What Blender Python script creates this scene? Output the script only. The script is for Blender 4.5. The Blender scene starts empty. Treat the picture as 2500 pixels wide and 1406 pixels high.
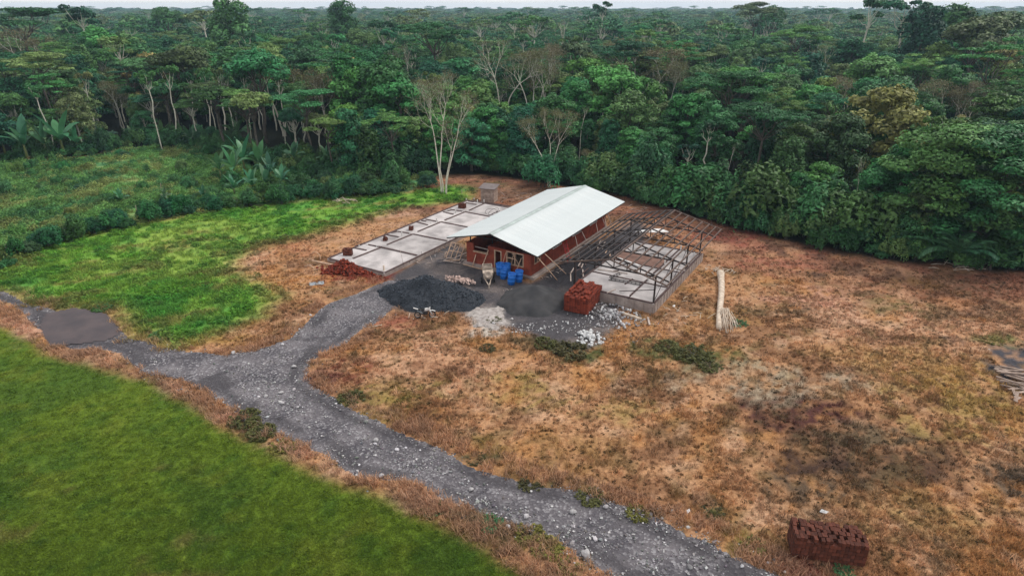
import bpy, math, random
import numpy as np
from mathutils import Vector, Matrix

# ------------------------------------------------------------------ camera, world, sun, exposure
SC = bpy.context.scene
COL = SC.collection
CAM_H, CAM_DIP, CAM_F = 27.0, 0.414, 1571.86          # metres, radians below level, focal length in 2500-px units
cam = bpy.data.cameras.new('camera')
cam.sensor_width = 36.0
cam.lens = CAM_F * 36.0 / 2500.0
cam.clip_start = 0.5
cam.clip_end = 9000.0
cam_ob = bpy.data.objects.new('camera', cam)
COL.objects.link(cam_ob)
cam_ob.location = (0, 0, CAM_H)
cam_ob.rotation_euler = (math.pi / 2 - CAM_DIP, 0, 0)
SC.camera = cam_ob
SC.render.engine = 'CYCLES'
SC.render.resolution_x, SC.render.resolution_y = 1024, 575

SUN_EL, SUN_AZ = math.radians(52), math.radians(68)    # azimuth clockwise from +Y: from the right, a little beyond
world = bpy.data.worlds.new('World')
SC.world = world
world.use_nodes = True
nt = world.node_tree
nt.nodes.clear()
wo = nt.nodes.new('ShaderNodeOutputWorld')
bg = nt.nodes.new('ShaderNodeBackground')
bg.inputs['Strength'].default_value = 0.1
sky = nt.nodes.new('ShaderNodeTexSky')
sky.sky_type = 'NISHITA'
sky.sun_disc = False
sky.sun_elevation = SUN_EL
sky.sun_rotation = SUN_AZ
sky.dust_density = 3.0
tc = nt.nodes.new('ShaderNodeTexCoord')
mp = nt.nodes.new('ShaderNodeMapping')
mp.inputs['Scale'].default_value = (1.5, 1.5, 16.0)
cn = nt.nodes.new('ShaderNodeTexNoise')
cn.inputs['Scale'].default_value = 1.6
cn.inputs['Detail'].default_value = 5.0
cr = nt.nodes.new('ShaderNodeValToRGB')                # overcast cloud: pale, faintly lavender streaks
cr.color_ramp.elements[0].position = 0.32
cr.color_ramp.elements[0].color = (9.2, 9.5, 10.4, 1)
cr.color_ramp.elements[1].position = 0.58
cr.color_ramp.elements[1].color = (11.2, 11.1, 11.0, 1)
mx = nt.nodes.new('ShaderNodeMixRGB')
mx.inputs[0].default_value = 0.9
L_ = nt.links.new
L_(tc.outputs['Generated'], mp.inputs['Vector'])
L_(mp.outputs[0], cn.inputs['Vector'])
L_(cn.outputs['Fac'], cr.inputs[0])
L_(sky.outputs[0], mx.inputs[1])
L_(cr.outputs[0], mx.inputs[2])
L_(mx.outputs[0], bg.inputs['Color'])
L_(bg.outputs[0], wo.inputs['Surface'])

sun_d = bpy.data.lights.new('sun', 'SUN')
sun_d.energy = 2.2
sun_d.angle = math.radians(14)
sun_d.color = (1.0, 0.95, 0.88)
sun = bpy.data.objects.new('sun', sun_d)
COL.objects.link(sun)
sd = Vector((math.sin(SUN_AZ) * math.cos(SUN_EL), math.cos(SUN_AZ) * math.cos(SUN_EL), math.sin(SUN_EL)))
sun.rotation_euler = sd.to_track_quat('Z', 'Y').to_euler()
sun.location = (40, -40, 120)

HAZE_D = 0.0002                                      # thin air over the forest, see the haze box at the end
SC.view_settings.view_transform = 'Standard'
SC.view_settings.look = 'None'
SC.view_settings.gamma = 1.0
SC.view_settings.exposure = 0.0
SC.view_settings.use_curve_mapping = False

# ------------------------------------------------------------------ helpers: placing
RNG = np.random.default_rng(11)
RD = random.Random(5)
CD, SD = math.cos(CAM_DIP), math.sin(CAM_DIP)


def at(px, py, z=0.0):
    """ground (or level z) point whose image in the photograph is px, py"""
    a = (px - 1250) / CAM_F
    b = -(py - 703) / CAM_F
    d = (a, CD + b * SD, -SD + b * CD)
    t = (z - CAM_H) / d[2]
    return (d[0] * t, d[1] * t, z)


def top_z(px_y, dist):
    """height of a point at ground distance dist that is seen at image row px_y"""
    ang = math.atan((703 - px_y) / CAM_F) - CAM_DIP
    return CAM_H + dist * math.tan(ang)


def col_x(px, dist, z):
    dep = dist * CD - (z - CAM_H) * SD
    return (px - 1250) / CAM_F * dep


AZ, BX, BY = 0.5453, -2.3248, 64.9702                   # the building's own axes
CA, SA = math.cos(AZ), math.sin(AZ)


def loc(px, py, z=0.0):
    p = at(px, py, z)
    x, y = p[0] - BX, p[1] - BY
    return (x * CA - y * SA, x * SA + y * CA, z)


def uv(a, b, z=0.0):
    return (BX + a * CA + b * SA, BY - a * SA + b * CA, z)


# ------------------------------------------------------------------ helpers: noise
def _hash(i, j, s):
    n = (i.astype(np.int64) * 374761393 + j.astype(np.int64) * 668265263 + s * 974634721) & 0x7fffffff
    n = ((n ^ (n >> 13)) * 1274126177) & 0x7fffffff
    return ((n ^ (n >> 16)) & 0xffff) / 65535.0


def vnoise(x, y, s=0):
    i, j = np.floor(x), np.floor(y)
    fx, fy = x - i, y - j
    fx = fx * fx * (3 - 2 * fx)
    fy = fy * fy * (3 - 2 * fy)
    i = i.astype(np.int64)
    j = j.astype(np.int64)
    a, b = _hash(i, j, s), _hash(i + 1, j, s)
    c, d = _hash(i, j + 1, s), _hash(i + 1, j + 1, s)
    return (a * (1 - fx) + b * fx) * (1 - fy) + (c * (1 - fx) + d * fx) * fy


def fbm(x, y, scale, octs=4, s=0):
    v, a, t = 0, 1.0, 0
    for o in range(octs):
        v = v + a * vnoise(x * scale + 17.3 * o, y * scale - 9.1 * o, s + o)
        t += a
        a *= 0.55
        scale *= 2.03
    return v / t                                         # 0..1, mean .5


def sstep(a, b, x):
    t = np.clip((x - a) / (b - a), 0, 1)
    return t * t * (3 - 2 * t)


def sdist(poly, x, y):
    """signed distance to polygon, positive inside"""
    P = np.asarray(poly, float)[:, :2]
    Q = np.roll(P, -1, 0)
    d2 = np.full(x.shape, 1e18)
    ins = np.zeros(x.shape, bool)
    for (ax, ay), (bx, by) in zip(P, Q):
        ex, ey = bx - ax, by - ay
        l = ex * ex + ey * ey + 1e-12
        t = np.clip(((x - ax) * ex + (y - ay) * ey) / l, 0, 1)
        dx, dy = x - ax - t * ex, y - ay - t * ey
        d2 = np.minimum(d2, dx * dx + dy * dy)
        if ay != by:
            c = ((ay > y) != (by > y)) & (x < (bx - ax) * (y - ay) / (by - ay) + ax)
            ins ^= c
    d = np.sqrt(d2)
    return np.where(ins, d, -d)


# ------------------------------------------------------------------ helpers: objects
def link(o, parent=None):
    COL.objects.link(o)
    if parent is not None:
        o.parent = parent
    return o


def tag(o, label=None, cat=None, group=None, kind=None):
    if label: o['label'] = label
    if cat: o['category'] = cat
    if group: o['group'] = group
    if kind: o['kind'] = kind
    return o


def empty(name, p=(0, 0, 0), rz=0.0, label=None, cat=None, group=None):
    o = bpy.data.objects.new(name, None)
    o.empty_display_size = 0.3
    o.location = p
    o.rotation_euler = (0, 0, rz)
    link(o)
    return tag(o, label, cat, group)


def mesh_np(name, V, F, mats, attrs=None, midx=None, smooth=False):
    """V (n,3); F list of (k,m) int arrays"""
    V = np.asarray(V, np.float32)
    if isinstance(F, np.ndarray): F = [F]
    me = bpy.data.meshes.new(name)
    nl = sum(f.size for f in F)
    nf = sum(len(f) for f in F)
    me.vertices.add(len(V))
    me.vertices.foreach_set('co', V.ravel())
    if nf:
        me.loops.add(nl)
        me.polygons.add(nf)
        me.loops.foreach_set('vertex_index', np.concatenate([f.ravel() for f in F]).astype(np.int32))
        tot = np.concatenate([np.full(len(f), f.shape[1]) for f in F])
        me.polygons.foreach_set('loop_start', np.concatenate([[0], np.cumsum(tot)[:-1]]).astype(np.int32))
        if midx is not None:
            me.polygons.foreach_set('material_index', np.asarray(midx, np.int32))
        if smooth:
            me.polygons.foreach_set('use_smooth', np.ones(nf, bool))
    for m in (mats if isinstance(mats, (list, tuple)) else [mats]):
        if m: me.materials.append(m)
    for k, v in (attrs or {}).items():
        v = np.asarray(v, np.float32)
        if v.ndim == 1:
            a = me.attributes.new(k, 'FLOAT', 'POINT')
            a.data.foreach_set('value', v)
        elif v.shape[1] == 3:
            a = me.attributes.new(k, 'FLOAT_VECTOR', 'POINT')
            a.data.foreach_set('vector', v.ravel())
        else:
            a = me.attributes.new(k, 'FLOAT_COLOR', 'POINT')
            a.data.foreach_set('color', v.ravel())
    me.update(calc_edges=True)
    me.validate()
    return me


def obj(name, me, parent=None):
    return link(bpy.data.objects.new(name, me), parent)


class MB:
    """collects simple solids and builds them as one mesh"""
    def __init__(s):
        s.v, s.f = [], []

    def add(s, V, F):
        n = len(s.v)
        s.v += [tuple(map(float, p)) for p in V]
        s.f += [tuple(i + n for i in q) for q in F]

    def box(s, x0, x1, y0, y1, z0, z1):
        V = [(x, y, z) for z in (z0, z1) for x, y in ((x0, y0), (x1, y0), (x1, y1), (x0, y1))]
        s.add(V, [(3, 2, 1, 0), (4, 5, 6, 7), (0, 1, 5, 4), (1, 2, 6, 5), (2, 3, 7, 6), (3, 0, 4, 7)])
        return s

    def bar(s, a, b, w, h=None, up=(0, 0, 1)):
        h = h or w
        a, b = Vector(a), Vector(b)
        d = (b - a).normalized()
        u = Vector(up)
        if abs(d.dot(u)) > 0.98: u = Vector((1, 0, 0))
        r = d.cross(u).normalized()
        u = r.cross(d)
        V = [p + r * (sx * w / 2) + u * (sy * h / 2) for p in (a, b) for sx, sy in ((-1, -1), (1, -1), (1, 1), (-1, 1))]
        s.add(V, [(3, 2, 1, 0), (4, 5, 6, 7), (0, 1, 5, 4), (1, 2, 6, 5), (2, 3, 7, 6), (3, 0, 4, 7)])
        return s

    def tube(s, pts, rad, n=6, caps=True):
        pts = [Vector(p) for p in pts]
        if not isinstance(rad, (list, tuple)): rad = [rad] * len(pts)
        V, F = [], []
        ref = None
        for i, p in enumerate(pts):
            d = (pts[min(i + 1, len(pts) - 1)] - pts[max(i - 1, 0)]).normalized()
            if ref is None:
                ref = Vector((1, 0, 0)) if abs(d.x) < 0.9 else Vector((0, 1, 0))
            r = (ref - d * ref.dot(d)).normalized()
            ref = r
            q = d.cross(r)
            for k in range(n):
                a = 2 * math.pi * k / n
                V.append(p + (r * math.cos(a) + q * math.sin(a)) * rad[i])
        for i in range(len(pts) - 1):
            for k in range(n):
                F.append((i * n + k, i * n + (k + 1) % n, (i + 1) * n + (k + 1) % n, (i + 1) * n + k))
        if caps:
            F.append(tuple(range(n - 1, -1, -1)))
            F.append(tuple((len(pts) - 1) * n + k for k in range(n)))
        s.add(V, F)
        return s

    def lathe(s, prof, n=16, c=(0, 0, 0)):
        """profile of (r, z) about the vertical through c"""
        V = [(c[0] + r * math.cos(2 * math.pi * k / n), c[1] + r * math.sin(2 * math.pi * k / n), c[2] + z) for r, z in prof for k in range(n)]
        F = [(i * n + k, i * n + (k + 1) % n, (i + 1) * n + (k + 1) % n, (i + 1) * n + k) for i in range(len(prof) - 1) for k in range(n)]
        s.add(V, F)
        return s

    def rotated(s, M):
        s.v = [tuple(M @ Vector(p)) for p in s.v]
        return s

    def mesh(s, name, mat, smooth=False):
        me = bpy.data.meshes.new(name)
        me.from_pydata(s.v, [], s.f)
        if mat: me.materials.append(mat)
        if smooth: me.polygons.foreach_set('use_smooth', np.ones(len(me.polygons), bool))
        me.update()
        return me

    def build(s, name, mat, parent=None, smooth=False):
        return obj(name, s.mesh(name, mat, smooth), parent)


def copy_tree(o, parent=None):
    c = o.copy()
    COL.objects.link(c)
    if parent is not None:
        c.parent = parent
    for ch in list(o.children):
        copy_tree(ch, c)
    return c


# ------------------------------------------------------------------ helpers: materials
def new_mat(name):
    m = bpy.data.materials.new(name)
    m.use_nodes = True
    n = m.node_tree.nodes
    n.clear()
    out = n.new('ShaderNodeOutputMaterial')
    b = n.new('ShaderNodeBsdfPrincipled')
    b.inputs['Specular IOR Level'].default_value = 0.3
    m.node_tree.links.new(b.outputs[0], out.inputs[0])
    return m, m.node_tree, b, out


def math_n(t, op, a, b=None, clamp=False):
    n = t.nodes.new('ShaderNodeMath')
    n.operation = op
    n.use_clamp = clamp
    for i, v in enumerate((a, b)):
        if v is None: continue
        if isinstance(v, (int, float)): n.inputs[i].default_value = v
        else: t.links.new(v, n.inputs[i])
    return n.outputs[0]


def mix_n(t, typ, fac, a, b):
    n = t.nodes.new('ShaderNodeMixRGB')
    n.blend_type = typ
    for i, v in enumerate((fac, a, b)):
        if isinstance(v, (int, float)): n.inputs[i].default_value = v
        elif isinstance(v, tuple): n.inputs[i].default_value = (*v[:3], 1)
        else: t.links.new(v, n.inputs[i])
    return n.outputs[0]


def noise_n(t, scale, detail=4, coord=None, rough=0.55):
    n = t.nodes.new('ShaderNodeTexNoise')
    n.inputs['Scale'].default_value = scale
    n.inputs['Detail'].default_value = detail
    n.inputs['Roughness'].default_value = rough
    if coord is not None: t.links.new(coord, n.inputs['Vector'])
    return n.outputs['Fac']


def ramp_n(t, fac, stops):
    n = t.nodes.new('ShaderNodeValToRGB')
    e = n.color_ramp.elements
    while len(e) < len(stops): e.new(0.5)
    for el, (p, c) in zip(e, stops):
        el.position = p
        el.color = (*c[:3], 1)
    t.links.new(fac, n.inputs[0])
    return n.outputs[0]


def coords(t, which='Object'):
    return t.nodes.new('ShaderNodeTexCoord').outputs[which]


def mat(name, c1, c2=None, scale=3.0, rough=0.8, bump=0.0, bscale=None, metal=0.0, detail=5, per_obj=0.0, spec=0.3, lo=0.35, hi=0.65):
    """two-tone noisy material with optional relief and per-object shade"""
    m, t, b, out = new_mat(name)
    co = coords(t)
    c2 = c2 or tuple(v * 0.7 for v in c1)
    col = ramp_n(t, noise_n(t, scale, detail, co), [(lo, c2), (hi, c1)])
    if per_obj:
        oi = t.nodes.new('ShaderNodeObjectInfo')
        k = math_n(t, 'ADD', math_n(t, 'MULTIPLY', oi.outputs['Random'], 2 * per_obj), 1 - per_obj)
        col = mix_n(t, 'MULTIPLY', 1.0, col, k)
    t.links.new(col, b.inputs['Base Color'])
    b.inputs['Roughness'].default_value = rough
    b.inputs['Metallic'].default_value = metal
    b.inputs['Specular IOR Level'].default_value = spec
    if bump:
        bp = t.nodes.new('ShaderNodeBump')
        bp.inputs['Strength'].default_value = 0.6
        bp.inputs['Distance'].default_value = bump
        t.links.new(noise_n(t, bscale or scale * 4, 4, co), bp.inputs['Height'])
        t.links.new(bp.outputs[0], b.inputs['Normal'])
    return m


def leaf_mat(name, stops, transl=0.25, attr='lv', rough=0.55, lo=0.55, hi=1.45):
    """foliage: hue by the plant, brightness by the leaf, some light through it"""
    m, t, b, out = new_mat(name)
    oi = t.nodes.new('ShaderNodeObjectInfo')
    col = ramp_n(t, oi.outputs['Random'], stops)
    col = mix_n(t, 'MULTIPLY', 1.0, col, oi.outputs['Color'])
    a = t.nodes.new('ShaderNodeAttribute')
    a.attribute_name = attr
    k = math_n(t, 'ADD', math_n(t, 'MULTIPLY', a.outputs['Fac'], hi - lo), lo)
    col = mix_n(t, 'MULTIPLY', 1.0, col, k)
    t.links.new(col, b.inputs['Base Color'])
    b.inputs['Roughness'].default_value = rough
    b.inputs['Specular IOR Level'].default_value = 0.25
    tr = t.nodes.new('ShaderNodeBsdfTranslucent')
    t.links.new(col, tr.inputs['Color'])
    ms = t.nodes.new('ShaderNodeMixShader')
    ms.inputs[0].default_value = transl
    t.links.new(b.outputs[0], ms.inputs[1])
    t.links.new(tr.outputs[0], ms.inputs[2])
    t.links.new(ms.outputs[0], out.inputs[0])
    return m


def tint_mat(name, transl=0.2, lo=0.6, hi=1.4):
    """ground plants: colour carried by each clump"""
    m, t, b, out = new_mat(name)
    a = t.nodes.new('ShaderNodeAttribute')
    a.attribute_type = 'INSTANCER'
    a.attribute_name = 'tint'
    l = t.nodes.new('ShaderNodeAttribute')
    l.attribute_name = 'lv'
    k = math_n(t, 'ADD', math_n(t, 'MULTIPLY', l.outputs['Fac'], hi - lo), lo)
    col = mix_n(t, 'MULTIPLY', 1.0, a.outputs['Color'], k)
    t.links.new(col, b.inputs['Base Color'])
    b.inputs['Roughness'].default_value = 0.75
    b.inputs['Specular IOR Level'].default_value = 0.15
    tr = t.nodes.new('ShaderNodeBsdfTranslucent')
    t.links.new(col, tr.inputs['Color'])
    ms = t.nodes.new('ShaderNodeMixShader')
    ms.inputs[0].default_value = transl
    t.links.new(b.outputs[0], ms.inputs[1])
    t.links.new(tr.outputs[0], ms.inputs[2])
    t.links.new(ms.outputs[0], out.inputs[0])
    return m


M = {}
M['steel'] = mat('dark_steel', (0.050, 0.042, 0.042), (0.028, 0.022, 0.022), 4, 0.55, metal=0.2)
M['rust'] = mat('lit_rusty_steel', (0.15, 0.105, 0.085), (0.085, 0.055, 0.045), 2.0, 0.7)
M['roof'] = mat('white_roof_metal', (0.64, 0.672, 0.665), (0.575, 0.62, 0.62), 0.5, 0.45, per_obj=0.022)
M['ridge'] = mat('ridge_metal', (0.44, 0.51, 0.485), None, 1, 0.45)
M['wall'] = mat('red_clay_wall', (0.31, 0.066, 0.036), (0.18, 0.038, 0.024), 1.6, 0.9, 0.02, 9)
M['plinth'] = mat('pale_concrete', (0.40, 0.335, 0.30), (0.25, 0.20, 0.18), 1.2, 0.9, 0.01)
M['lumber'] = mat('pale_lumber', (0.60, 0.42, 0.30), (0.42, 0.27, 0.18), 3, 0.8)
M['greylumber'] = mat('weathered_lumber', (0.52, 0.44, 0.39), (0.34, 0.27, 0.235), 3, 0.85)
M['channel'] = mat('brown_wall_channel', (0.115, 0.072, 0.066), (0.062, 0.038, 0.036), 2.5, 0.8)
M['pvc'] = mat('white_pipe', (0.74, 0.71, 0.68), None, 3, 0.5)
M['brick'] = mat('red_clay_brick', (0.25, 0.042, 0.019), (0.10, 0.020, 0.011), 5, 0.92, 0.008, 20, per_obj=0.35)
M['darkbrick'] = mat('dark_clay_brick', (0.125, 0.038, 0.022), (0.055, 0.019, 0.013), 3, 0.95, 0.01, 14, per_obj=0.4)  # darker, browner tone than the red clay brick
M['blue'] = mat('blue_plastic', (0.026, 0.20, 0.70), (0.020, 0.16, 0.58), 2, 0.42)
M['mixer'] = mat('cement_crusted_paint', (0.55, 0.46, 0.37), (0.34, 0.27, 0.22), 4, 0.85)
M['rubber'] = mat('black_rubber', (0.025, 0.024, 0.024), None, 3, 0.8)
M['dark'] = mat('cavity_shade_black', (0.012, 0.011, 0.012), None, 3, 0.9)
M['white'] = mat('white_plastic', (0.82, 0.80, 0.78), None, 3, 0.45)
M['stone'] = mat('white_stone', (0.68, 0.68, 0.67), (0.45, 0.45, 0.45), 4, 0.85, per_obj=0.22)
M['greystone'] = mat('grey_stone', (0.42, 0.405, 0.41), (0.24, 0.225, 0.23), 5, 0.85, per_obj=0.4)
M['deadwood'] = mat('bleached_dead_wood', (0.68, 0.58, 0.47), (0.44, 0.34, 0.26), 3, 0.85, 0.02)
M['hutwood'] = mat('grey_board', (0.40, 0.31, 0.255), (0.26, 0.19, 0.155), 3, 0.85, per_obj=0.15)
M['hutroof'] = mat('dull_roof_iron', (0.20, 0.165, 0.16), None, 2, 0.6)
M['zinc'] = mat('bare_roof_iron', (0.38, 0.41, 0.43), (0.27, 0.30, 0.33), 3, 0.5, metal=0.3)
M['bark'] = mat('pale_bark', (0.72, 0.69, 0.58), (0.50, 0.47, 0.39), 1.5, 0.9)
M['greybark'] = mat('grey_bark', (0.12, 0.10, 0.082), (0.06, 0.052, 0.043), 1.5, 0.9)
M['stem'] = mat('green_stem', (0.14, 0.17, 0.055), None, 2, 0.7)


# ------------------------------------------------------------------ the ground: zones traced on the real ground plane
def PG(px):
    return np.array([at(*p)[:2] for p in px])


LAWN = np.vstack([PG([(-60, 790), (0, 826), (100, 882), (190, 908), (330, 950), (430, 1004), (560, 1084), (650, 1120), (760, 1176), (880, 1222), (960, 1258), (1080, 1312), (1200, 1380), (1262, 1425), (1360, 1560), (1200, 2300)]), [(-14, 5), (-140, 5), (-140, 60)]])
ROAD = PG([(2100, 1520), (1925, 1406), (1800, 1343), (1650, 1280), (1500, 1236), (1350, 1188), (1200, 1140), (1100, 1092), (1000, 1052), (900, 1022), (830, 992), (775, 955), (743, 925), (750, 890), (790, 858), (850, 832), (890, 800), (930, 775), (975, 745),
           (968, 690), (940, 682), (885, 706), (800, 738), (755, 780), (705, 826), (620, 858), (540, 872), (450, 862), (380, 842), (300, 812), (200, 775), (100, 745), (0, 712), (-120, 690), (-120, 720), (0, 736), (60, 760), (110, 830), (170, 852), (250, 850), (300, 868), (340, 906), (450, 938), (560, 990), (650, 1036), (720, 1076), (800, 1116), (890, 1164), (1030, 1196), (1150, 1236), (1290, 1286), (1400, 1342), (1502, 1412), (1620, 1520)])
SANDPATCH = PG([(88, 800), (110, 765), (185, 748), (255, 764), (290, 792), (300, 815), (262, 832), (190, 842), (120, 850), (98, 830)])
MEADOW = np.vstack([PG([(-80, 660), (0, 640), (150, 590), (350, 540), (600, 500), (830, 480), (1000, 470), (1110, 455), (1150, 470), (1120, 492), (1000, 502), (930, 522), (800, 562), (660, 596), (575, 632), (560, 664), (620, 692), (676, 728), (655, 768), (560, 798), (480, 822), (430, 842), (330, 806), (260, 752), (150, 742), (60, 725), (-80, 690)])])
SCRUB = PG([(-300, 470), (0, 405), (180, 385), (350, 362), (480, 366), (560, 392), (640, 414), (760, 434), (900, 434), (1062, 424), (1068, 448), (1000, 466), (830, 482), (600, 500), (350, 540), (150, 590), (0, 640), (-300, 730)])
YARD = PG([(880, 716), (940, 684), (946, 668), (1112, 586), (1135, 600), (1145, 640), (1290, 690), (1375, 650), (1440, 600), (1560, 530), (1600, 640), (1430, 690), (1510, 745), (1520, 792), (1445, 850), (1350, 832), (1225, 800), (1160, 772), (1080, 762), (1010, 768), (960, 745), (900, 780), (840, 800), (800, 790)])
EDGE_PX = [(0, 402), (180, 384), (350, 360), (480, 368), (640, 420), (760, 440), (900, 440), (1050, 430), (1160, 425), (1290, 440), (1400, 462), (1530, 484), (1640, 512), (1760, 548), (1900, 584), (2050, 616), (2200, 640), (2340, 655), (2500, 668), (2700, 690)]
CLEAR = np.vstack([[(-160, 4), (-160, at(0, 402)[1] - 8)], PG(EDGE_PX), [(110, 40), (110, 4)]])
PATCHES = [  # px, py, half-widths in metres (across, along), colour, strength: soil and plants of their own colour
    (1955, 1015, 5.2, 3.4, (0.075, 0.028, 0.024), 1.0), (1930, 1050, 3.4, 2.6, (0.075, 0.028, 0.024), 1.0), (2150, 1135, 4.2, 2.8, (0.08, 0.036, 0.026), 0.95),
    (2030, 1110, 6.0, 4.2, (0.095, 0.062, 0.032), 0.85), (1990, 1180, 3.4, 2.2, (0.105, 0.07, 0.045), 0.65), (2100, 1060, 3.2, 2.0, (0.14, 0.10, 0.06), 0.6),
    (1690, 862, 4.0, 2.2, (0.115, 0.105, 0.035), 0.85), (1620, 845, 2.2, 2.0, (0.095, 0.10, 0.035), 0.8), (1720, 900, 2.0, 1.2, (0.09, 0.09, 0.035), 0.7),
    (1400, 850, 2.6, 2.2, (0.07, 0.085, 0.03), 0.9), (1290, 830, 2.0, 1.4, (0.10, 0.07, 0.035), 0.7), (1180, 850, 1.8, 1.2, (0.11, 0.08, 0.04), 0.6),
    (1930, 930, 8.5, 2.4, (0.30, 0.235, 0.165), 0.7), (1760, 900, 3.5, 1.5, (0.29, 0.23, 0.15), 0.6),
    (960, 960, 4.6, 2.6, (0.22, 0.165, 0.045), 0.6), (860, 900, 2.8, 2.6, (0.22, 0.085, 0.05), 0.7), (860, 980, 2.2, 1.2, (0.11, 0.085, 0.03), 0.75), (770, 930, 1.5, 1.8, (0.15, 0.06, 0.045), 0.8),
    (940, 790, 3.4, 1.6, (0.27, 0.10, 0.06), 0.65), (1380, 1150, 4.5, 2.0, (0.22, 0.12, 0.045), 0.55), (1180, 1080, 2.6, 1.2, (0.17, 0.11, 0.035), 0.6),
    (2300, 920, 6.0, 3.5, (0.40, 0.255, 0.085), 0.55), (2150, 870, 6.0, 2.4, (0.40, 0.24, 0.11), 0.5), (2080, 760, 5.5, 2.6, (0.47, 0.28, 0.18), 0.7), (2000, 730, 6.0, 2.4, (0.44, 0.235, 0.155), 0.6),
    (2200, 745, 4.0, 3.0, (0.17, 0.125, 0.05), 0.6), (2330, 700, 9.0, 4.0, (0.13, 0.075, 0.045), 0.6), (2260, 700, 4.0, 2.4, (0.23, 0.12, 0.05), 0.5), (1990, 670, 2.2, 1.2, (0.10, 0.055, 0.035), 0.8), (2430, 760, 6.0, 3.0, (0.20, 0.115, 0.07), 0.6),
    (1840, 760, 5.5, 1.3, (0.13, 0.085, 0.045), 0.65), (1900, 640, 6.0, 3.0, (0.33, 0.135, 0.085), 0.7), (1780, 580, 6.0, 2.5, (0.27, 0.085, 0.06), 0.75), (1700, 545, 5.0, 1.6, (0.21, 0.105, 0.07), 0.7), (2060, 640, 5.0, 1.5, (0.26, 0.12, 0.07), 0.6),
    (1730, 780, 4.0, 3.2, (0.30, 0.165, 0.062), 0.5), (1660, 740, 2.6, 2.2, (0.16, 0.09, 0.05), 0.6),
    (2470, 1170, 2.6, 2.0, (0.13, 0.09, 0.06), 0.7), (1640, 1060, 2.4, 1.6, (0.16, 0.09, 0.05), 0.5), (1450, 1090, 3, 1.4, (0.25, 0.14, 0.055), 0.5),
    (1190, 775, 1.7, 2.0, (0.50, 0.46, 0.42), 0.9), (1190, 810, 1.7, 1.2, (0.46, 0.40, 0.34), 0.7),
    (900, 672, 4.0, 1.9, (0.19, 0.042, 0.028), 0.95), (850, 674, 3.2, 2.0, (0.22, 0.042, 0.026), 0.95), (1040, 648, 1.4, 0.7, (0.26, 0.08, 0.06), 0.8),
    (980, 520, 5.0, 2.0, (0.40, 0.235, 0.155), 0.7), (1010, 545, 4.0, 1.4, (0.33, 0.21, 0.15), 0.7), (900, 590, 5, 1.4, (0.37, 0.21, 0.125), 0.6),
    (1260, 475, 8.0, 3.5, (0.18, 0.105, 0.07), 0.9), (1180, 450, 5.0, 3.0, (0.125, 0.09, 0.045), 0.8), (1600, 520, 7.0, 2.4, (0.17, 0.085, 0.06), 0.8), (1560, 560, 4.0, 3.0, (0.22, 0.15, 0.125), 0.8),
    (700, 690, 4.5, 2.8, (0.42, 0.215, 0.085), 0.7), (740, 610, 5, 2.4, (0.40, 0.19, 0.10), 0.7), (560, 830, 4.2, 1.2, (0.34, 0.20, 0.06), 0.6), (640, 830, 3, 1.0, (0.24, 0.12, 0.06), 0.5),
    (2492, 890, 2.5, 4.4, (0.060, 0.058, 0.066), 1.0), (2420, 830, 1.8, 1.2, (0.22, 0.20, 0.07), 0.6),
    (40, 512, 4.5, 2.0, (0.20, 0.085, 0.05), 0.8), (110, 700, 6.0, 1.6, (0.14, 0.10, 0.07), 0.7),
    (600, 1030, 1.6, 2.6, (0.10, 0.095, 0.03), 0.75), (630, 1070, 1.3, 2.0, (0.09, 0.085, 0.03), 0.7), (1180, 1270, 1.2, 0.8, (0.10, 0.11, 0.05), 0.7), (1330, 1330, 1.8, 1.2, (0.14, 0.125, 0.03), 0.7), (1250, 1290, 1.0, 0.8, (0.12, 0.10, 0.05), 0.6),
    (1160, 1120, 2.2, 0.55, (0.07, 0.06, 0.03), 0.8), (1300, 1182, 2.6, 0.6, (0.08, 0.07, 0.03), 0.8), (1440, 1215, 2.4, 0.7, (0.10, 0.10, 0.03), 0.8), (1560, 1260, 1.6, 0.5, (0.11, 0.10, 0.035), 0.7), (1830, 1320, 2.2, 1.0, (0.17, 0.13, 0.035), 0.7), (1740, 1250, 1.0, 0.7, (0.09, 0.09, 0.03), 0.8),
    (250, 930, 3.0, 1.0, (0.43, 0.235, 0.145), 0.8), (400, 950, 2.4, 1.0, (0.50, 0.30, 0.205), 0.8), (60, 800, 4.0, 2.0, (0.47, 0.27, 0.18), 0.8), (540, 1020, 1.8, 0.9, (0.46, 0.25, 0.17), 0.8), (1000, 1220, 2.0, 0.8, (0.46, 0.28, 0.18), 0.7),
    (720, 1115, 1.6, 0.7, (0.46, 0.26, 0.18), 0.8), (820, 1160, 1.4, 0.7, (0.46, 0.28, 0.18), 0.7),
    (1300, 950, 4.5, 2.6, (0.27, 0.19, 0.06), 0.55), (1500, 1000, 3.5, 2.0, (0.28, 0.20, 0.07), 0.5), (2350, 1000, 5.0, 3.0, (0.33, 0.225, 0.075), 0.55), (1060, 900, 3.0, 1.6, (0.21, 0.10, 0.055), 0.6), (2250, 1250, 3.5, 2.0, (0.33, 0.21, 0.09), 0.5), (1950, 1120, 2.6, 1.8, (0.06, 0.034, 0.024), 0.95),
    (1960, 1385, 1.6, 0.9, (0.16, 0.04, 0.03), 0.9),
]


def warp(x, y, s=1.0):
    return (x + (fbm(x, y, 0.16, 4, 31) - .5) * 5.5 * s + (fbm(x, y, 1.1, 3, 33) - .5) * 1.2 * s,
            y + (fbm(x, y, 0.16, 4, 41) - .5) * 5.5 * s + (fbm(x, y, 1.1, 3, 43) - .5) * 1.2 * s)


def lerp(c, col, w):
    return c * (1 - w[:, None]) + np.asarray(col)[None, :] * w[:, None]


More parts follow.
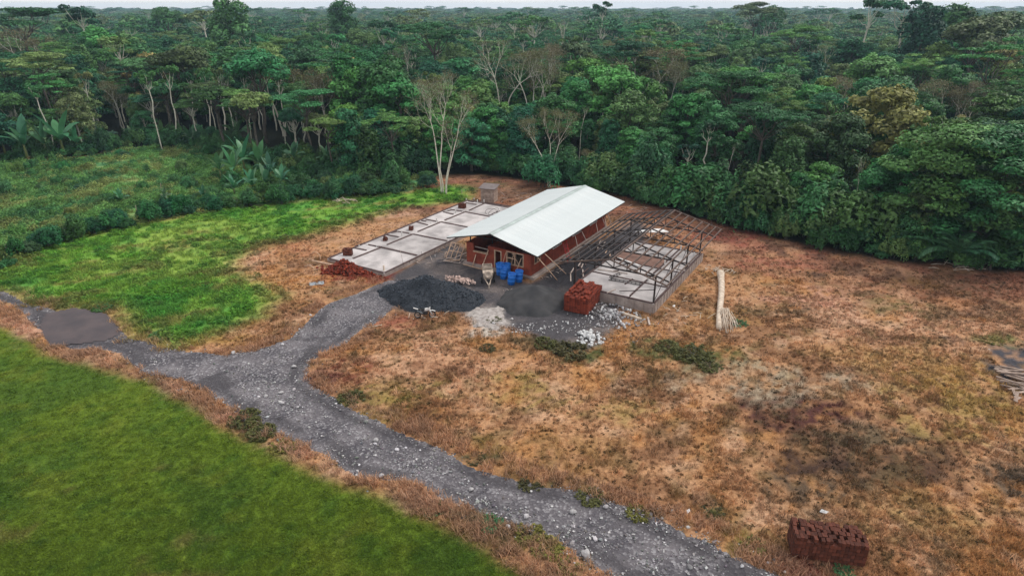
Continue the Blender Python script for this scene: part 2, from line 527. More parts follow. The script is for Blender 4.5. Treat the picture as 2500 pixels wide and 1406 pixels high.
def zones(x, y):
    xw, yw = warp(x, y, 0.6)
    xl, yl = warp(x, y, 0.28)
    z = {}
    z['lawn'] = sstep(-1.5, -0.2, sdist(LAWN, xl, yl))
    z['meadow'] = sstep(-2.2, 2.2, sdist(MEADOW, xw, yw))
    z['scrub'] = sstep(-0.6, 0.8, sdist(SCRUB, xw, yw))
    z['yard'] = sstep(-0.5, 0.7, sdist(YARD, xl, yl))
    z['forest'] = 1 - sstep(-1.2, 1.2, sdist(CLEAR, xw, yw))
    z['road'] = sstep(-0.4, 0.4, sdist(ROAD, *warp(x, y, 0.3)))
    return z


def ground_color(x, y, z):
    n1, n2, n3, n4 = fbm(x, y, 0.09, 4, 1), fbm(x, y, 0.33, 4, 7), fbm(x, y, 0.9, 3, 13), fbm(x * .7 + y * .7, y * 2 - x, 0.22, 3, 19)
    c = np.empty((len(x), 3))
    c[:] = (0.395, 0.214, 0.110)
    c = lerp(c, (0.46, 0.262, 0.155), sstep(.5, .68, n1))
    c = lerp(c, (0.37, 0.180, 0.065), sstep(.52, .7, n2) * .8)
    c = lerp(c, (0.20, 0.10, 0.052), sstep(.53, .65, n4) * .75)
    c = lerp(c, (0.15, 0.10, 0.042), sstep(.57, .68, n3) * .65)
    c = lerp(c, (0.52, 0.335, 0.22), sstep(.62, .74, fbm(x, y, 0.6, 3, 71)) * .45)
    far_r = sstep(17, 3, sdist(CLEAR, x, y)) * sstep(8, 26, x) + sstep(16, 10, np.hypot((x - 3) / 2.2, y - 98)) * .9
    c = lerp(c, (0.26, 0.112, 0.070), np.clip(far_r, 0, 1) * (.35 + .65 * sstep(.38, .6, n2)))
    c = lerp(c, (0.095, 0.050, 0.034), np.clip(far_r, 0, 1) * sstep(.48, .62, fbm(x, y, .5, 4, 73)) * .8)
    for px, py, wx, wy, col, s in PATCHES:
        px0, py0, _ = at(px, py)
        near = (np.abs(x - px0) < wx * 2.2) & (np.abs(y - py0) < wy * 2.2 + 1)
        if not near.any(): continue
        xx, yy = x[near], y[near]
        r = np.hypot((xx - px0) / wx, (yy - py0) / wy) + (fbm(xx, yy, 0.5, 5, 51) - .5) * 2.4
        w = (1 - sstep(.45, 1.25, r)) * s * ((0.45 if s > .9 else 0.28) + 1.2 * sstep(.40, .58, fbm(xx, yy, 1.9, 4, 57)))
        c[near] = lerp(c[near], col, np.clip(w, 0, 1))
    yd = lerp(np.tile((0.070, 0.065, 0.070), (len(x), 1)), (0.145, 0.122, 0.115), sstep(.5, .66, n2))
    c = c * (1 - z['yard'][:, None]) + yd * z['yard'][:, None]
    a, b = x - BX, y - BY
    u, v = a * CA - b * SA, a * SA + b * CA
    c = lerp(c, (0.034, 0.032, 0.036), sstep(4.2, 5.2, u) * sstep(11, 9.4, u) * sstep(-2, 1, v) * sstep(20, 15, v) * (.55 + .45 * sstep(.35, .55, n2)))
    px0, py0, _ = at(1190, 775)
    r = np.hypot((x - px0) / 2.0, (y - py0) / 2.8) + (fbm(x, y, 0.6, 4, 51) - .5) * 1.2
    c = lerp(c, (0.50, 0.45, 0.41), (1 - sstep(.5, 1.1, r)) * .9)
    px0, py0, _ = at(1500, 800)
    lw = np.tile((0.092, 0.142, 0.014), (len(x), 1))
    lw = lerp(lw, (0.064, 0.114, 0.014), sstep(.46, .66, fbm(x, y, 0.16, 4, 61)))
    lw = lerp(lw, (0.120, 0.158, 0.018), sstep(.55, .75, fbm(x, y, 0.5, 4, 63)) * .8)
    lw = lerp(lw, (0.046, 0.100, 0.012), sstep(.58, .72, fbm(x, y, 1.0, 3, 65)) * .6)
    lw = lerp(lw, (0.150, 0.130, 0.040), sstep(.66, .8, n2) * .7)
    md = np.tile((0.155, 0.310, 0.042), (len(x), 1))
    md = lerp(md, (0.092, 0.255, 0.042), sstep(.46, .62, n2))
    md = lerp(md, (0.235, 0.325, 0.060), sstep(.5, .66, n1) * .8)
    md = lerp(md, (0.25, 0.215, 0.07), sstep(.56, .70, n4) * .7)
    md = lerp(md, (0.050, 0.150, 0.030), sstep(.58, .68, n3) * .5)
    sc = np.tile((0.155, 0.320, 0.100), (len(x), 1))
    sc = lerp(sc, (0.260, 0.285, 0.110), sstep(.48, .62, n2) * .8)
    sc = lerp(sc, (0.078, 0.205, 0.085), sstep(.5, .64, n4))
    for k, cc in (('meadow', md), ('scrub', sc), ('lawn', lw)):
        c = c * (1 - z[k][:, None]) + cc * z[k][:, None]
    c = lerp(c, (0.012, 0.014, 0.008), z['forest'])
    return c


def ground_h(x, y, z):
    h = (fbm(x, y, 0.12, 4, 81) - .5) * 0.5 * (1 - z['yard']) + (fbm(x, y, 0.9, 3, 83) - .5) * 0.14
    flat = np.maximum(z['road'], z['lawn'] * .7)
    h = h * (1 - flat) - 0.07 * z['road']
    near_b = sstep(30, 18, np.hypot(x - 5, y - 74))
    h = h * (1 - near_b) - 0.03 * near_b
    a, b = x - BX, y - BY
    u, v = a * CA - b * SA, a * SA + b * CA
    return h + 0.62 * sstep(5.2, 8.6, u) * sstep(12.5, 10.5, u) * sstep(-3.0, 1.0, v) * sstep(20, 16, v)   # soil banked against the raised slab


def axis(lo, hi, step, far):
    a = np.arange(lo, hi + step / 2, step)
    out, s = [], step
    p = hi
    while p < far:
        s = min(s * 1.35, 400)
        p += s
        out.append(p)
    neg, s, p = [], step, lo
    while p > -far:
        s = min(s * 1.35, 400)
        p -= s
        neg.append(p)
    return np.concatenate([neg[::-1], a, out])


def mat_ground():
    m, t, b, out = new_mat('ground_soil')
    a = t.nodes.new('ShaderNodeAttribute')
    a.attribute_name = 'tone'
    co = coords(t)
    k = math_n(t, 'ADD', math_n(t, 'MULTIPLY', noise_n(t, 2.3, 6, co, .7), 1.5), 0.25)
    col = mix_n(t, 'MULTIPLY', 1.0, a.outputs['Color'], k)
    k2 = math_n(t, 'ADD', math_n(t, 'MULTIPLY', noise_n(t, 7.0, 5, co, .75), 2.0), 0.0)
    col = mix_n(t, 'MULTIPLY', 1.0, col, k2)
    t.links.new(col, b.inputs['Base Color'])
    b.inputs['Roughness'].default_value = 0.95
    b.inputs['Specular IOR Level'].default_value = 0.1
    bp = t.nodes.new('ShaderNodeBump')
    bp.inputs['Distance'].default_value = 0.12
    bp.inputs['Strength'].default_value = 0.7
    t.links.new(noise_n(t, 4.0, 6, co, .7), bp.inputs['Height'])
    t.links.new(bp.outputs[0], b.inputs['Normal'])
    return m


def mat_gravel(name, c1, c2, c3):
    m, t, b, out = new_mat(name)
    co = coords(t)
    ra = t.nodes.new('ShaderNodeAttribute')
    ra.attribute_name = 'rut'
    base = ramp_n(t, noise_n(t, 0.35, 5, co), [(0.36, c1), (0.62, c2)])
    v = t.nodes.new('ShaderNodeTexVoronoi')
    v.inputs['Scale'].default_value = 7.0
    t.links.new(co, v.inputs['Vector'])
    sp = ramp_n(t, v.outputs['Color'], [(0.55, (0, 0, 0)), (0.9, (1, 1, 1))])
    col = mix_n(t, 'MIX', math_n(t, 'MULTIPLY', sp, noise_n(t, 0.8, 3, co)), base, c3)
    k = math_n(t, 'ADD', math_n(t, 'MULTIPLY', noise_n(t, 11, 4, co, .7), 1.0), 0.5)
    col = mix_n(t, 'MULTIPLY', 1.0, col, k)
    col = mix_n(t, 'MIX', math_n(t, 'MULTIPLY', ra.outputs['Fac'], 0.75), col, (0.052, 0.048, 0.053))
    t.links.new(col, b.inputs['Base Color'])
    b.inputs['Roughness'].default_value = 0.9
    b.inputs['Specular IOR Level'].default_value = 0.15
    bp = t.nodes.new('ShaderNodeBump')
    bp.inputs['Distance'].default_value = 0.05
    t.links.new(v.outputs['Distance'], bp.inputs['Height'])
    t.links.new(bp.outputs[0], b.inputs['Normal'])
    return m


gx, gy = axis(-128, 100, 0.5, 2400), axis(14, 150, 0.5, 2400)
GX, GY = np.meshgrid(gx, gy)
X, Y = GX.ravel(), GY.ravel()
Z_ = zones(X, Y)
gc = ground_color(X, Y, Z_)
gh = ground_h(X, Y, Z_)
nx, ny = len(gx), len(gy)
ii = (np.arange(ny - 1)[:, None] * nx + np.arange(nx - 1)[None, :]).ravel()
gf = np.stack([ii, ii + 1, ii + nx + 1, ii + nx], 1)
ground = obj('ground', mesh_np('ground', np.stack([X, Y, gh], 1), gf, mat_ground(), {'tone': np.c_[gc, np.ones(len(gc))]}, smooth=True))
tag(ground, 'dry clearing ground with green lawn and meadow patches', kind='structure')


def rut(x, y, d):
    """wheel-worn lanes: bare packed dirt along both sides of the track, broken up"""
    return np.clip(np.exp(-((d - 1.15) / .42) ** 2) * sstep(.36, .60, fbm(x, y, .22, 3, 151)) * 1.2 + sstep(.60, .72, fbm(x, y, .30, 4, 153)) * .9, 0, 1)


def sheet(name, poly, step, wp, zfun, material, label, grow=0.0):
    P = np.asarray(poly)
    x0, y0 = P.min(0) - 2
    x1, y1 = P.max(0) + 2
    ax, ay = np.arange(x0, x1, step), np.arange(max(y0, 12), y1, step)
    A, B = np.meshgrid(ax, ay)
    x, y = A.ravel(), B.ravel()
    d = sdist(poly, *warp(x, y, wp)) + grow
    n = len(ax)
    q = (np.arange(len(ay) - 1)[:, None] * n + np.arange(n - 1)[None, :]).ravel()
    F = np.stack([q, q + 1, q + n + 1, q + n], 1)
    F = F[(d[F] > 0).all(1)]
    used, inv = np.unique(F, return_inverse=True)
    F = inv.reshape(F.shape)
    x, y, d = x[used], y[used], d[used]
    o = obj(name, mesh_np(name, np.stack([x, y, zfun(x, y, d)], 1), F, material, {'rut': rut(x, y, d)}, smooth=True))
    return tag(o, label, kind='structure')


road = sheet('gravel_road', ROAD, 0.25, 0.3, lambda x, y, d: -0.02 + (fbm(x, y, 0.5, 3, 91) - .5) * 0.05 - 0.10 * np.clip(0.25 - d, 0, .25),
             mat_gravel('road_gravel', (0.068, 0.063, 0.072), (0.150, 0.137, 0.145), (0.40, 0.385, 0.395)), 'forked grey stony gravel track', 0.3)
sandp = sheet('sand_patch', SANDPATCH, 0.25, 0.1, lambda x, y, d: 0.02 + 0.10 * sstep(0, 1.5, d) + (fbm(x, y, 0.6, 3, 95) - .5) * .03,
              mat('grey_sand', (0.100, 0.079, 0.080), (0.066, 0.057, 0.062), 0.5, 0.95, 0.01, 6), 'smooth grey-brown sand patch at the end of the track')

# ------------------------------------------------------------------ foliage builders
def leaf_cards(P, N, length, width, rng, droop=0.25, lv=None):
    """two-triangle pointed leaves at P facing N"""
    n = len(P)
    N = N / (np.linalg.norm(N, axis=1, keepdims=True) + 1e-9)
    R = rng.normal(size=(n, 3))
    T = R - N * (R * N).sum(1, keepdims=True)
    T /= np.linalg.norm(T, axis=1, keepdims=True) + 1e-9
    B = np.cross(N, T)
    l = (length * rng.uniform(.65, 1.35, n))[:, None]
    w = (width * rng.uniform(.7, 1.3, n))[:, None]
    a = P - T * l * .5
    tip = P + T * l * .5 - N * l * droop
    m1 = P + B * w * .5 + N * l * .06
    m2 = P - B * w * .5 + N * l * .06
    V = np.stack([a, m1, tip, m2], 1).reshape(-1, 3)
    F = np.arange(n * 4).reshape(n, 4)
    v = rng.uniform(0, 1, n) if lv is None else lv
    return V, F, np.repeat(v, 4)


def lobe_leaves(lobes, density, rng, shell=0.25, up=0.5, rnd=0.38, low=-0.45):
    Ps, Ns, vs = [], [], []
    for (c, r) in lobes:
        r = np.asarray(r, float)
        area = 4 * math.pi * ((r[0] * r[1]) ** 1.6 / 3 + 2 * (r[0] * r[2]) ** 1.6 / 3) ** (1 / 1.6)
        n = max(8, int(area * density))
        d = rng.normal(size=(n * 2, 3))
        d /= np.linalg.norm(d, axis=1, keepdims=True)
        d = d[d[:, 2] > low + rng.uniform(-.3, .1, len(d))][:n]
        # clumps on the lobe: leaves gather into tufts that stand proud
        k = max(5, int(area / 1.6))
        cc = rng.normal(size=(k, 3))
        cc /= np.linalg.norm(cc, axis=1, keepdims=True)
        dk = d @ cc.T
        dot = dk.max(1)
        ctone = rng.uniform(0, 1, k)[dk.argmax(1)]
        t = np.clip((dot - .78) / .22, 0, 1)
        rad = 0.64 + 0.44 * t + rng.uniform(-shell, shell * .35, len(d))
        P = np.asarray(c) + d * r * rad[:, None]
        nn = d / r
        nn /= np.linalg.norm(nn, axis=1, keepdims=True)
        N = nn + np.array([0, 0, up]) + rng.normal(size=d.shape) * rnd
        Ps.append(P)
        Ns.append(N)
        vs.append(np.clip(rng.uniform(0, 1, len(d)) * .45 + .55 * ctone, 0, 1))
    return np.concatenate(Ps), np.concatenate(Ns), np.concatenate(vs)


def tubes_np(mb_list):
    return mb_list


GREEN = [(0.0, (0.023, 0.102, 0.050)), (0.22, (0.030, 0.124, 0.052)), (0.45, (0.043, 0.150, 0.047)), (0.65, (0.062, 0.166, 0.045)), (0.82, (0.095, 0.170, 0.054)), (1.0, (0.130, 0.165, 0.065))]
M['leaf'] = leaf_mat('forest_leaves', GREEN, 0.15, lo=.3, hi=2.3)
M['shrub'] = leaf_mat('shrub_leaves', [(0.0, (0.028, 0.115, 0.050)), (0.5, (0.042, 0.145, 0.050)), (1.0, (0.080, 0.155, 0.046))], 0.2, lo=.4, hi=1.7)
M['weed'] = leaf_mat('weed_leaves', [(0.0, (0.115, 0.125, 0.045)), (1.0, (0.150, 0.150, 0.055))], 0.2, lo=.4, hi=1.7)
M['banana'] = leaf_mat('banana_leaves', [(0.0, (0.040, 0.125, 0.060)), (0.6, (0.058, 0.150, 0.060)), (1.0, (0.105, 0.180, 0.080))], 0.3, rough=0.4)
M['twigleaf'] = leaf_mat('sparse_dry_leaves', [(0.0, (0.155, 0.145, 0.070)), (0.5, (0.19, 0.165, 0.095)), (1.0, (0.15, 0.165, 0.075))], 0.25)
M['palm'] = leaf_mat('palm_fronds', [(0.0, (0.026, 0.095, 0.050)), (1.0, (0.055, 0.130, 0.055))], 0.25, rough=0.4)


def crown_mesh(name, lobes, density, leaf, rng, matl, up=.55, low=-.45, aspect=.55, extra=None):
    P, N, v = lobe_leaves(lobes, density, rng, up=up, low=low)
    V, F, lv = leaf_cards(P, N, leaf, leaf * aspect, rng, lv=v)
    return mesh_np(name, V, F, matl, {'lv': lv})


def limb(mb, a, b, r0, r1, rng, n=5, bend=.08, seg=4):
    a, b = np.array(a, float), np.array(b, float)
    L = np.linalg.norm(b - a)
    pts = [a + (b - a) * t + (rng.normal(size=3) * L * bend * math.sin(math.pi * t) if 0 < t < 1 else 0) for t in np.linspace(0, 1, seg)]
    mb.tube(pts, list(np.linspace(r0, r1, seg)), n, caps=False)
    return pts


def tree_proto(kind, seed, detail=1.0):
    """returns trunk mesh, crown mesh, nominal height; base at origin"""
    rng = np.random.default_rng(seed)
    mb = MB()
    lobes = []
    bark = M['bark'] if kind == 'slender' else M['greybark']
    U = rng.uniform
    den, leaf, up, low, asp = 12.0, 0.52, .6, -.45, .55
    if kind == 'broad':
        H = 15.0
        hb = H * U(.42, .55)
        R = U(3.6, 4.6)
        top = np.array([U(-.5, .5), U(-.5, .5), hb])
        limb(mb, (0, 0, -.3), top, .26, .19, rng, 7, .03, 5)
        for i in range(int(U(9, 13))):
            a = i * 2.4 + U(-.4, .4)
            rr = R * math.sqrt((i + .5) / 12) * .85
            c = np.array([math.cos(a) * rr, math.sin(a) * rr, H - 1.6 - (rr / R) ** 2 * U(1.5, 4.2) + U(-.7, .5)])
            r = U(1.2, 2.0)
            lobes.append((c, (r * U(.9, 1.2), r * U(.9, 1.2), r * U(.55, .85))))
            limb(mb, top, c, .11, .035, rng, 5, .1)
    elif kind == 'umbrella':
        H = 17.0
        R = U(4.2, 5.6)
        hb = H * .62
        top = np.array([U(-.7, .7), U(-.7, .7), hb])
        limb(mb, (0, 0, -.3), top, .24, .17, rng, 7, .03, 5)
        for i in range(int(U(11, 15))):
            a = i * 2.4 + U(-.5, .5)
            rr = R * math.sqrt((i + .5) / 14)
            c = np.array([math.cos(a) * rr, math.sin(a) * rr, H - .6 - (rr / R) ** 2 * 1.2 - (i % 3) * U(.3, 1.1)])
            r = U(1.3, 2.1)
            lobes.append((c, (r * 1.15, r * 1.15, r * U(.22, .36))))
            limb(mb, top, c - np.array([0, 0, .2]), .10, .03, rng, 5, .08)
        den, leaf, up, low = 15.0, .38, 1.0, -.3
    elif kind == 'slender':
        H = 17.0
        hb = H * U(.66, .76)
        R = U(2.2, 3.0)
        top = np.array([U(-1, 1), U(-1, 1), hb])
        limb(mb, (0, 0, -.3), top, .19, .12, rng, 7, .03, 6)
        for i in range(int(U(7, 10))):
            a = i * 2.4
            rr = R * math.sqrt((i + .4) / 9)
            c = top + np.array([math.cos(a) * rr, math.sin(a) * rr, (H - hb) * U(.25, .95)])
            r = U(.8, 1.4)
            lobes.append((c, (r, r, r * U(.5, .8))))
            limb(mb, top, c, .08, .025, rng, 5, .08)
    elif kind == 'draped':
        H = 13.0
        R = U(2.8, 3.6)
        limb(mb, (0, 0, -.3), (0, 0, H * .8), .24, .08, rng, 6, .02, 4)
        for i in range(20):
            t = (i + .5) / 20
            a = i * 2.4
            z = H * (1 - t) * .93 + .6
            rr = R * (.25 + .75 * math.sin(min(1, t * 1.3 + .15) * 1.6)) * U(.6, 1)
            r = U(1.0, 1.7)
            lobes.append((np.array([math.cos(a) * rr * .75, math.sin(a) * rr * .75, z]), (r, r, r * U(.8, 1.3))))
        den, leaf, up = 12, .50, .45
    elif kind == 'full':
        H = 14.0
        R = U(3.4, 4.4)
        limb(mb, (0, 0, -.3), (U(-.3, .3), U(-.3, .3), H * .75), .28, .12, rng, 6, .03, 4)
        for i in range(26):
            t = (i + .5) / 26
            a = i * 2.4 + U(-.4, .4)
            z = H * (.93 - .72 * t ** 1.15)
            rr = R * math.sqrt(min(1, t * 2.2 + .04)) * U(.55, .95)
            r = U(1.1, 1.9)
            c = np.array([math.cos(a) * rr, math.sin(a) * rr, z + U(-.5, .5)])
            lobes.append((c, (r * 1.1, r * 1.1, r * U(.5, .85))))
            if i % 3 == 0: limb(mb, (0, 0, z * .7), c, .09, .03, rng, 5, .08)
    elif kind == 'feather':
        H = 16.0
        R = U(3.6, 4.6)
        hb = H * .5
        top = np.array([U(-.7, .7), U(-.7, .7), hb])
        limb(mb, (0, 0, -.3), top, .22, .15, rng, 7, .03, 5)
        for i in range(int(U(20, 26))):
            a = i * 2.4 + U(-.5, .5)
            rr = R * math.sqrt((i + .5) / 26)
            c = np.array([math.cos(a) * rr, math.sin(a) * rr, H - .8 - (rr / R) ** 2 * 3.4 + U(-1.4, .6)])
            r = U(.7, 1.2)
            lobes.append((c, (r * 1.2, r * 1.2, r * U(.3, .5))))
            if i % 2: limb(mb, top, c, .08, .02, rng, 5, .08)
        den, leaf, up, low, asp = 17, .32, .8, -.2, .45
    if detail != 1:
        den *= detail
        leaf /= math.sqrt(detail) * 1.0
    tm = mb.mesh('trunk', bark, True)
    cm = crown_mesh('crown', lobes, den, leaf, rng, M['leaf'], up, low, asp)
    return tm, cm, H


def branching(mb, p, d, L, r, depth, rng, tips, spread=.55, upb=.25, n=5):
    pts = [np.array(p)]
    dd = np.array(d) / np.linalg.norm(d)
    k = 3
    for i in range(k):
        dd = dd + rng.normal(size=3) * .09 + np.array([0, 0, upb * .1])
        dd /= np.linalg.norm(dd)
        pts.append(pts[-1] + dd * L / k)
    r1 = r * (.62 if depth else .35)
    mb.tube(pts, list(np.linspace(r, r1, k + 1)), n if r > .05 else 4, caps=False)
    if depth == 0:
        tips.append(pts[-1])
        tips.append(pts[-2])
        return
    m = 3 if rng.uniform() < .45 else 2
    a0 = rng.uniform(0, 6.28)
    for i in range(m):
        a = a0 + i * 2 * math.pi / m + rng.uniform(-.5, .5)
        q = np.cross(dd, [math.cos(a), math.sin(a), .3])
        q /= np.linalg.norm(q) + 1e-9
        nd = dd + q * spread * rng.uniform(.6, 1.2) + np.array([0, 0, upb])
        branching(mb, pts[-1], nd, L * rng.uniform(.62, .86), r1 * .92, depth - 1, rng, tips, spread, upb, n)
    if depth > 1:
        a = rng.uniform(0, 6.28)
        q = np.cross(dd, [math.cos(a), math.sin(a), .2])
        branching(mb, pts[2], dd * .5 + q * .8 + np.array([0, 0, upb]), L * .6, r1 * .6, depth - 2, rng, tips, spread, upb, n)


def bare_tree_proto(seed, H, stems, spread=.5, leaves=7, depth=4, r0=.2, leafc='twigleaf', first=.34):
    """pale bare tree: stems = list of lean vectors (dx, dy) and their share of the height"""
    rng = np.random.default_rng(seed)
    mb = MB()
    tips = []
    for (lx, ly, sc, bx, by) in stems:
        h1 = H * first * sc
        mid = np.array([bx + lx * .35, by + ly * .35, h1 * .5])
        top = np.array([bx + lx, by + ly, h1])
        pts = [np.array([bx, by, -.3]), np.array([bx + lx * .06, by + ly * .06, h1 * .2]), mid + rng.normal(size=3) * .15, top]
        r = r0 * (.6 + .4 * sc)
        mb.tube(pts, [r * 1.25, r, r * .92, r * .8], 7, caps=False)
        d = np.array([lx, ly, h1 * .55])
        branching(mb, top, d, H * sc * .215, r * .78, depth, rng, tips, spread, .22)
    tm = mb.mesh('trunk', M['bark'], True)
    T = np.array(tips)
    P = np.repeat(T, leaves, 0) + RNG_twig.normal(size=(len(T) * leaves, 3)) * np.array([.42, .42, .26])
    N = RNG_twig.normal(size=P.shape) + np.array([0, 0, .8])
    V, F, lv = leaf_cards(P, N, .26, .10, RNG_twig)
    zt = T[:, 2].max()
    return tm, mesh_np('twigs', V, F, M[leafc], {'lv': lv}), zt


RNG_twig = np.random.default_rng(77)


def big_leaf(L, W, rng, arch=.9, seg=6, matl=None, name='leaf', fold=.12, torn=False):
    """one long arching leaf growing from the origin towards +X"""
    V, F = [], []
    ts = np.linspace(0, 1, seg + 1)
    for t in ts:
        x = L * (math.sin(t * arch * 1.25) / (arch * 1.25) if arch > .05 else t)
        z = L * (.75 * t - .95 * arch * t * t * .8)
        w = W * .5 * (math.sin(min(1, t * 1.15 + .06) * math.pi) ** .6 if t < .98 else .12)
        V += [(x, -w, z + fold * w * 1.2), (x, 0, z), (x, w, z + fold * w * 1.2)]
    for i in range(seg):
        a = i * 3
        F += [(a, a + 1, a + 4, a + 3), (a + 1, a + 2, a + 5, a + 4)]
    V = np.array(V)
    return mesh_np(name, V, np.array(F), matl or M['banana'], {'lv': rng.uniform(.2, .8, len(V))}, smooth=True)


def frond(L, rng, arch=1.0, n=26, wl=.55):
    """pinnate palm frond: a rib with leaflets, towards +X"""
    ts = np.linspace(.08, 1, n)
    V, F, lv = [], [], []
    def rib(t):
        return np.array([L * math.sin(t * arch * 1.2) / (arch * 1.2), 0, L * (.85 * t - .9 * arch * t * t)])
    for t in ts:
        p, q = rib(t), rib(min(1, t + .05))
        l = wl * math.sin(math.pi * (.12 + .83 * t)) + .08
        w = .075 * L / 3
        d = (q - p) / (np.linalg.norm(q - p) + 1e-6)
        for s in (-1, 1):
            tip = p + np.array([d[0] * l * .6, s * l, d[2] * l * .6 - l * .35])
            mid = p + np.array([d[0] * l * .3, s * l * .5, d[2] * l * .3 - l * .05])
            k = len(V)
            V += [p, mid + d * w, tip, mid - d * w]
            F.append((k, k + 1, k + 2, k + 3))
            lv += [rng.uniform()] * 4
    for i in range(8):
        a, b = rib(i / 8), rib((i + 1) / 8)
        k = len(V)
        o = np.array([0, .025, 0])
        V += [a - o, a + o, b + o, b - o]
        F.append((k, k + 1, k + 2, k + 3))
        lv += [.9] * 4
    return mesh_np('frond', np.array(V), np.array(F), M['palm'], {'lv': np.array(lv)})


# ------------------------------------------------------------------ scattered ground plants and stones ("stuff")
def proto_coll(name, meshes):
    c = bpy.data.collections.new(name)
    for i, me in enumerate(meshes):
        c.objects.link(bpy.data.objects.new(f'{name}_{chr(97 + i)}', me))
    return c


def scatter(name, pts, rotz, scl, idx, tint, coll, label, tilt=0.0, cat=None, group=None):
    n = len(pts)
    rot = np.zeros((n, 3))
    rot[:, 2] = rotz
    if tilt:
        rot[:, 0] = RNG.normal(size=n) * tilt
        rot[:, 1] = RNG.normal(size=n) * tilt
    at_ = {'rot': rot, 'scl': scl if np.ndim(scl) == 2 else np.repeat(np.asarray(scl)[:, None], 3, 1)}
    if tint is not None: at_['tint'] = np.c_[tint, np.ones(n)]
    me = mesh_np(name, pts, [], None, at_)
    a = me.attributes.new('pick', 'INT', 'POINT')
    a.data.foreach_set('value', np.asarray(idx, np.int32))
    o = obj(name, me)
    tag(o, label, None, None, 'stuff')
    g = bpy.data.node_groups.new(name, 'GeometryNodeTree')
    g.interface.new_socket('Geometry', in_out='INPUT', socket_type='NodeSocketGeometry')
    g.interface.new_socket('Geometry', in_out='OUTPUT', socket_type='NodeSocketGeometry')
    gi, go = g.nodes.new('NodeGroupInput'), g.nodes.new('NodeGroupOutput')
    ip = g.nodes.new('GeometryNodeInstanceOnPoints')
    ci = g.nodes.new('GeometryNodeCollectionInfo')
    ci.inputs['Collection'].default_value = coll
    ci.inputs['Separate Children'].default_value = True
    ci.inputs['Reset Children'].default_value = True
    def na(nm, ty):
        k = g.nodes.new('GeometryNodeInputNamedAttribute')
        k.data_type = ty
        k.inputs['Name'].default_value = nm
        return k.outputs['Attribute']
    er = g.nodes.new('FunctionNodeEulerToRotation')
    g.links.new(na('rot', 'FLOAT_VECTOR'), er.inputs[0])
    g.links.new(gi.outputs[0], ip.inputs['Points'])
    g.links.new(ci.outputs[0], ip.inputs['Instance'])
    ip.inputs['Pick Instance'].default_value = True
    g.links.new(na('pick', 'INT'), ip.inputs['Instance Index'])
    g.links.new(er.outputs[0], ip.inputs['Rotation'])
    g.links.new(na('scl', 'FLOAT_VECTOR'), ip.inputs['Scale'])
    g.links.new(ip.outputs[0], go.inputs[0])
    md = o.modifiers.new('scatter', 'NODES')
    md.node_group = g
    return o


M['tuft'] = tint_mat('ground_plants', .36, .55, 1.5)
M['pebble'] = tint_mat('pebbles', 0.0, .8, 1.2)


def grass_tuft(n, h, rad, lean, w, seed):
    rng = np.random.default_rng(seed)
    V, F, lv = [], [], []
    for i in range(n):
        a, r = rng.uniform(0, 6.28), rad * math.sqrt(rng.uniform())
        p = np.array([math.cos(a) * r, math.sin(a) * r, -.03])
        b = rng.uniform(0, 6.28)
        hh = h * rng.uniform(.5, 1.2)
        d = np.array([math.cos(b), math.sin(b), 0]) * hh * lean * rng.uniform(.3, 1.3)
        s = np.array([-math.sin(b), math.cos(b), 0]) * w
        k = len(V)
        V += [p - s, p + s, p + d * .45 + s * .8 + [0, 0, hh * .62], p + d + [0, 0, hh], p + d * .45 - s * .8 + [0, 0, hh * .62]]
        F += [(k, k + 1, k + 2, k + 4), (k + 4, k + 2, k + 3, k + 3)]
        lv += [rng.uniform()] * 5
    V = np.array(V)
    Q = np.array([f for f in F if f[2] != f[3]])
    T = np.array([f[:3] for f in F if f[2] == f[3]])
    return mesh_np('grass_clump', V, [Q, T], M['tuft'], {'lv': np.array(lv)})


def weed_clump(n, rad, h, leaf, seed):
    rng = np.random.default_rng(seed)
    d = rng.normal(size=(n, 3))
    d[:, 2] = np.abs(d[:, 2])
    d /= np.linalg.norm(d, axis=1, keepdims=True)
    P = d * np.array([rad, rad, h]) * rng.uniform(.55, 1.05, n)[:, None]
    V, F, lv = leaf_cards(P, d + np.array([0, 0, .7]) + rng.normal(size=d.shape) * .5, leaf, leaf * .5, rng)
    return mesh_np('weed_clump', V, F, M['tuft'], {'lv': lv})


def rock_mesh(seed, flat=.65, matl=None, sub=1, name='stone'):
    rng = np.random.default_rng(seed)
    import bmesh
    bm = bmesh.new()
    bmesh.ops.create_icosphere(bm, subdivisions=sub, radius=.5)
    k = rng.normal(size=(5, 3))
    for v in bm.verts:
        p = np.array(v.co)
        f = 1 + sum(.13 * math.sin(3.1 * float(p @ q) + i) for i, q in enumerate(k)) + rng.uniform(-.07, .07)
        v.co = Vector((p[0] * f, p[1] * f * .82, p[2] * f * flat))
    me = bpy.data.meshes.new(name)
    bm.to_mesh(me)
    bm.free()
    me.materials.append(matl)
    a = me.attributes.new('lv', 'FLOAT', 'POINT')
    a.data.foreach_set('value', rng.uniform(.2, .8, len(me.vertices)).astype(np.float32))
    if sub > 1: me.polygons.foreach_set('use_smooth', np.ones(len(me.polygons), bool))
    return me


def sample(n, x0, x1, y0, y1, seed):
    """random ground points, denser near the camera, inside (a little more than) the view"""
    r = np.random.default_rng(seed)
    u = r.uniform(size=n)
    y = 1 / (1 / y0 + u * (1 / y1 - 1 / y0)) if y0 > 0 else r.uniform(y0, y1, n)
    x = r.uniform(-1, 1, n) * (y * .86 + 9)
    k = (x > x0) & (x < x1)
    return x[k], y[k], r


def gz(x, y, z):
    return ground_h(x, y, z)


